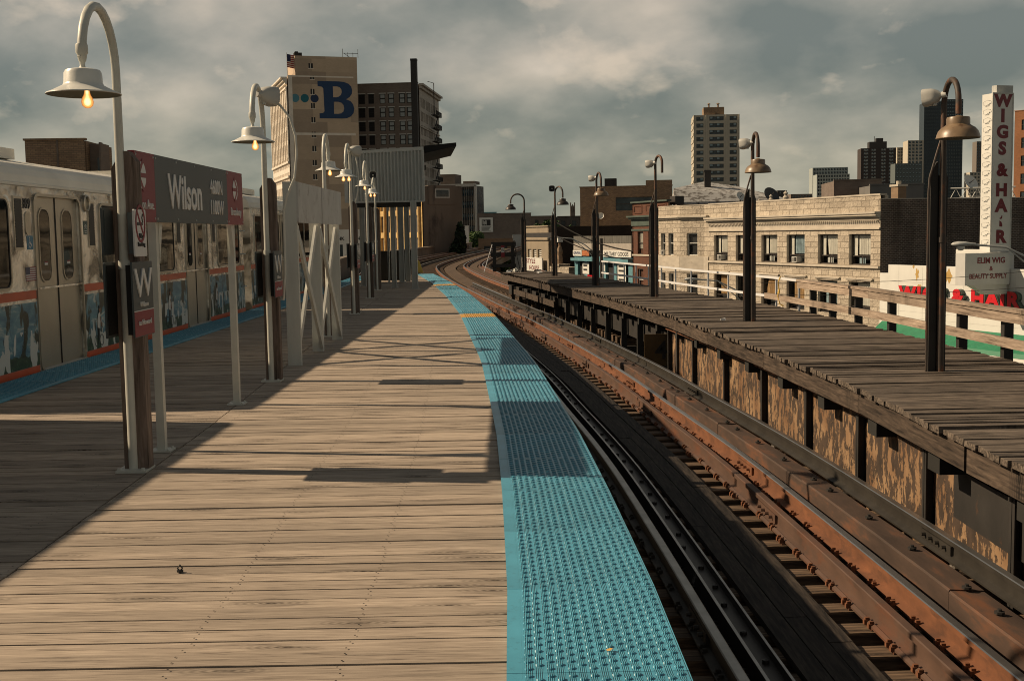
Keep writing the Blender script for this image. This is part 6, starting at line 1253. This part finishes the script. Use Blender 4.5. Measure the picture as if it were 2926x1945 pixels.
b.build('pilaster', cw, cd_); b = MB(); b.box(4.3, 12.8, 3, 12, H, H+3.4); b.box(4.3, 8.8, 1.5, 5, H, H+1.4); b.tube([(6.6, 5, H), (6.6, 5, H+4.8)], .35, 8); b.tube([(10.4, 5, H), (10.4, 5, H+4.8)], .35, 8); b.lathe([(0, 0), (.9, 0), (0, .6)], (6.6, 5, H+4.8), 8); b.lathe([(0, 0), (.9, 0), (0, .6)], (10.4, 5, H+4.8), 8); b.build('penthouse', MT['brown_brick'], cd_)
g3 = [(.03+k*.081, .085+k*.081) for k in range(12)]
gw_ = plain('green_white_panel', (.36, .40, .38), .6, var=.1, scale=.02)
tower('slab_tower', 'pale green white slab tower standing far off beyond the stone parapet', 2323, 2421, 482, 1500, gw_, g3, 4.2, 2.8, -.1, 30, cat='tower', gm=MT['fglass']); tower('slab_tower', 'lower pale slab in front of the far green white tower', 2335, 2426, 501, 1440, gw_, g3, 4.2, 2.6, -.1, 30)
rt_, W_, H, D_ = tower('brown_tower', 'dark brown high rise with white balcony columns, left of the dark glass skyscraper', 2460, 2556, 428, 1200, plain('dark_brown_tower', (.05, .038, .034), .8), [(.08, .2), (.3, .42), (.58, .7), (.8, .92)], 3.4, 2.2, -.12, 22, 650, frame=MT['cream'])
b = MB(); b.box(W_*.25, W_*.75, 3, 15, H, H+6.5); b.box(W_*.45, W_*.65, 4, 10, H+6.5, H+10); b.tube([(W_*.4, 5, H+6), (W_*.4, 5, H+12)], .3, 5); b.build('penthouse', MT['dkframe'], rt_)
tower('beige_tower', 'shorter pale beige tower between the brown tower and the dark skyscraper', 2562, 2591, 427, 1350, cw, [(.1, .3), (.4, .6), (.7, .9)], 3.6, 2.4, -.1, 20, 650); tower('beige_tower', 'taller pale beige tower touching the dark glass skyscraper', 2592, 2636, 408, 1320, cw, [(.06, .2), (.28, .42), (.5, .64), (.72, .9)], 3.6, 2.4, -.1, 24, 650)
tower('teal_block', 'mid height grey teal block at the foot of the beige towers', 2557, 2631, 472, 1100, plain('teal_grey', (.10, .12, .12), .7), [(.05+k*.12, .12+k*.12) for k in range(8)], 3.5, 1.8, -.1, 20, 650)
dk = plain('dark_glass_tower', (.018, .028, .036), .3, .3, var=.3, scale=.05)
tower('glass_skyscraper', 'tall dark blue glass skyscraper behind the nearest rusty lamp', 2637, 2700, 300, 1400, dk, [(.02+k*.082, .08+k*.082) for k in range(12)], 4.0, 2.2, -.15, 30, 648, gm=MT['fglass'], frame=plain('dark_mullion', (.05, .07, .08), .4)); tower('glass_skyscraper', 'right hand darker wing of the tall dark glass skyscraper', 2699, 2749, 293, 1395, dk, [(.02+k*.1, .09+k*.1) for k in range(10)], 4.0, 2.2, .1, 30, 648, frame=plain('dark_mullion2', (.05, .07, .08), .4))
tower('thin_tower', 'thin distant tower just left of the vertical sign', 2787, 2803, 410, 1500, plain('grey_brown_tower', (.16, .14, .12), .8), [(.1, .3), (.4, .6), (.7, .9)], 3.6, 2.2, 0, 14, 646); tower('stepped_block', 'small stepped beige block under the thin distant tower', 2769, 2806, 496, 1300, cw, [(.1, .25), (.35, .5), (.6, .75)], 3.6, 2., 0, 16, 646)
tower('far_block', 'small beige block on the skyline right of the mesh dish', 2262, 2322, 556, 900, MT['shade_brick'], [(.1+k*.15, .18+k*.15) for k in range(6)], 3.4, 1.6, 0, 16, 653); tower('far_block', 'small dark block on the skyline between the ornaments', 2224, 2250, 545, 950, MT['dkframe'], [(.2, .4), (.6, .8)], 3.4, 1.6, 0, 16, 653)
cht = thing('church_tower', 'small pinnacled stone church tower far away on the skyline', 'church tower', (*at(1635, 700), GZ)); b = MB(); hh = Z(1.6+(665-590)*700/3400); b.wall(0, 2.8, 0, hh, [(.7, 1.1, hh-4.2, hh-1.2), (1.6, 2.0, hh-4.2, hh-1.2)], 0, .4); b.box(0, 2.8, .5, 2.8, 0, hh)
for x in (0, 2.3):
    for y_ in (0, 2.3): b.box(x, x+.5, y_, y_+.5, hh, hh+1.8)
b.box(1.1, 1.6, 0, .5, hh, hh+.9); b.build('belfry', MT['shade_brick'], cht)
# glass office and neighbours
gb, W_, H, D_ = tower('glass_office', 'blue glass office block with white vertical fins left of the mural wall', 1316, 1368, 533, 360, plain('office_spandrel', (.07, .06, .05), .5), [(.0+k*.125, .125+k*.125-.004) for k in range(8)], 3.6, 1.9, -.2, 11, 669, gm=glass('blue_glass', (.018, .065, .10), .08, .4, .8), frame=MT['dkframe'], cat='office building')
b = MB()
for k in range(9): b.box(W_*k/8-.03, W_*k/8+.03, -.10, -.01, 1, H-.3)
b.box(-6.5, W_+.2, -.5, .3, H-.3, H+.6); b.box(W_-.3, W_+.3, -.5, .5, 0, H); b.build('fin', MT['ac'], gb); b = MB(); b.box(W_+.01, W_+.05, .6, 10.5, 0, H-.2); b.build('side_glazing', glass('dark_side_glass', (.015, .03, .05), .1), gb); b = MB(); b.box(-6.6, 0, .4, 11, 0, H-.4, 0); b.box(-6, -1.0, 1, 9, H, H+3.6, 0); b.box(1.5, 5, 1, 8, H+.5, H+1.4, 0); b.build('rear_block', MT['shade_brick'], gb)
mw = block('mural_warehouse', 'brown brick warehouse with a large black and white poster on its wall', 'warehouse', (*at(1370, 300), GZ), 0, 13.5, 20, Z(1.6+(668-612)*300/3400), MT['shade_brick'])
ps = thing('wall_poster', 'black and white poster with a dark picture on the brown warehouse wall', 'poster', (*at(1376, 299.6), GZ)); b = MB(); b.box(0, 3.4, 0, .1, Z(2.0), Z(5.6), 0); b.box(.6, 2.8, -.02, 0, Z(3.6), Z(5.1), 1)
for k in range(5): b.box(.8+k*.22, .92+k*.22, -.03, -.02, Z(3.8+.1*(k % 2)), Z(5.0-.15*(k % 3)), 0); b.box(.5, 2.9-.2*k % .7, -.02, 0, Z(3.2-k*.22), Z(3.3-k*.22), 1)
b.build('panel', [MT['store_white'], MT['rubber']], ps)
for x0, x1, yt_, d_, mt_, lab in ((1330, 1345, 645, 240, 'store_white', 'small white billboard by the round green tree'), (1372, 1470, 683, 215, 'tan_brick', 'low tan building behind the barrier frame'), (1425, 1512, 618, 330, 'shade_brick', 'long dark brown brick building under the arching lamp'), (1385, 1425, 607, 420, 'teal_paint', 'teal grey roof block over the brown warehouse'), (1440, 1475, 690, 230, 'dark_brick', 'dark low block beside the tan building'), (1470, 1500, 672, 240, 'galv', 'pale flat roofed block left of the beige building'), (1598, 1663, 622, 330, 'dark_brick', 'dark distant roofline under the church tower'), (1300, 1345, 700, 200, 'shade_brick', 'low wall like building below the billboard'), (1500, 1590, 620, 400, 'shade_brick', 'brown distant roofline behind the green trees')):
    X0, X1 = at(x0, d_)[0], at(x1, d_)[0]; hh = Z(1.6+(667-yt_)*d_/3400)
    hs = [] if mt_ in ('store_white',) else [(1+k*3., 2.2+k*3., max(.8, hh-2.6), hh-1.2) for k in range(int((X1-X0)/3.))]
    block('low_building' if mt_ != 'store_white' else 'billboard', lab, 'building' if mt_ != 'store_white' else 'billboard', (X0, d_, GZ), 0, X1-X0, 8 if mt_ != 'store_white' else .7, hh, MT[mt_], holes=hs)
# generic far roofs along the horizon, each its own building
random.seed(21)
fm_ = [MT['shade_brick'], MT['tan_brick'], MT['dark_brick'], cw, MT['brown_brick']]
places = ['far left', 'left', 'middle', 'right']
k = 0
for i in range(46):
    d_ = random.uniform(380, 1100); px = random.uniform(-900, 3600)
    if 1240 < px < 1700 and d_ < 600: continue
    X0 = at(px, d_)[0]; W_ = random.uniform(14, 40)*d_/600; hh = random.uniform(8, 13); 
    r = thing('distant_roof', 'low distant building on the hazy city horizon', 'building', (X0, d_, GZ), random.uniform(-.1, .1), 'low buildings along the horizon'); b = MB(); b.wall(0, W_, 0, hh, [(1.5+q*4, 3.5+q*4, hh-3.2, hh-1.4) for q in range(int(W_/4)-1)], 0, .4); b.box(0, W_, .42, 15, 0, hh); b.build('wall', random.choice(fm_), r)
# brown block beyond the train
bl, = (block('brown_block', 'windowless brown brick block rising behind the roof of the nearest train car', 'building', (*at(96, 72), GZ), .06, 3.5, 6, Z(7.6), MT['brown_brick']),); b = MB(); b.box(1.85, 1.95, -.04, 0, 0, Z(7.6)); b.box(3.51, 4.3, 1.0, 2.4, 0, Z(7.45)); b.box(4.2, 4.3, .5, 1.0, 0, Z(7.5)); b.build('return_wall', MT['shade_brick'], bl); b = MB(); b.box(3.95, 4.2, .96, .99, Z(5.5), Z(6.6)); b.build('window', MT['fglass'], bl)
# bank building seen between lamp posts
bk = thing('bank_building', 'low white fronted bank building seen between the train and the lamp posts', 'bank', (*at(940, 120), GZ), 0)
b = MB(); b.box(0, 4.0, 0, 5, Z(.75), Z(2.25), 0); b.box(1.62, 2.0, -.05, .4, 0, Z(.75), 0); b.box(3.3, 3.6, -.05, .4, 0, Z(.75), 0); b.box(0, 4, .3, 5, 0, Z(.75), 1); b.build('front', [MT['store_white'], MT['fglass']], bk)
text('BANK', .33, 1.15, Z(1.2), -.02, MT['black_metal'], bk, sx=1.05, bold=.04); text('ION', .33, 2.95, Z(1.2), -.02, MT['black_metal'], bk, sx=1.05, bold=.04)
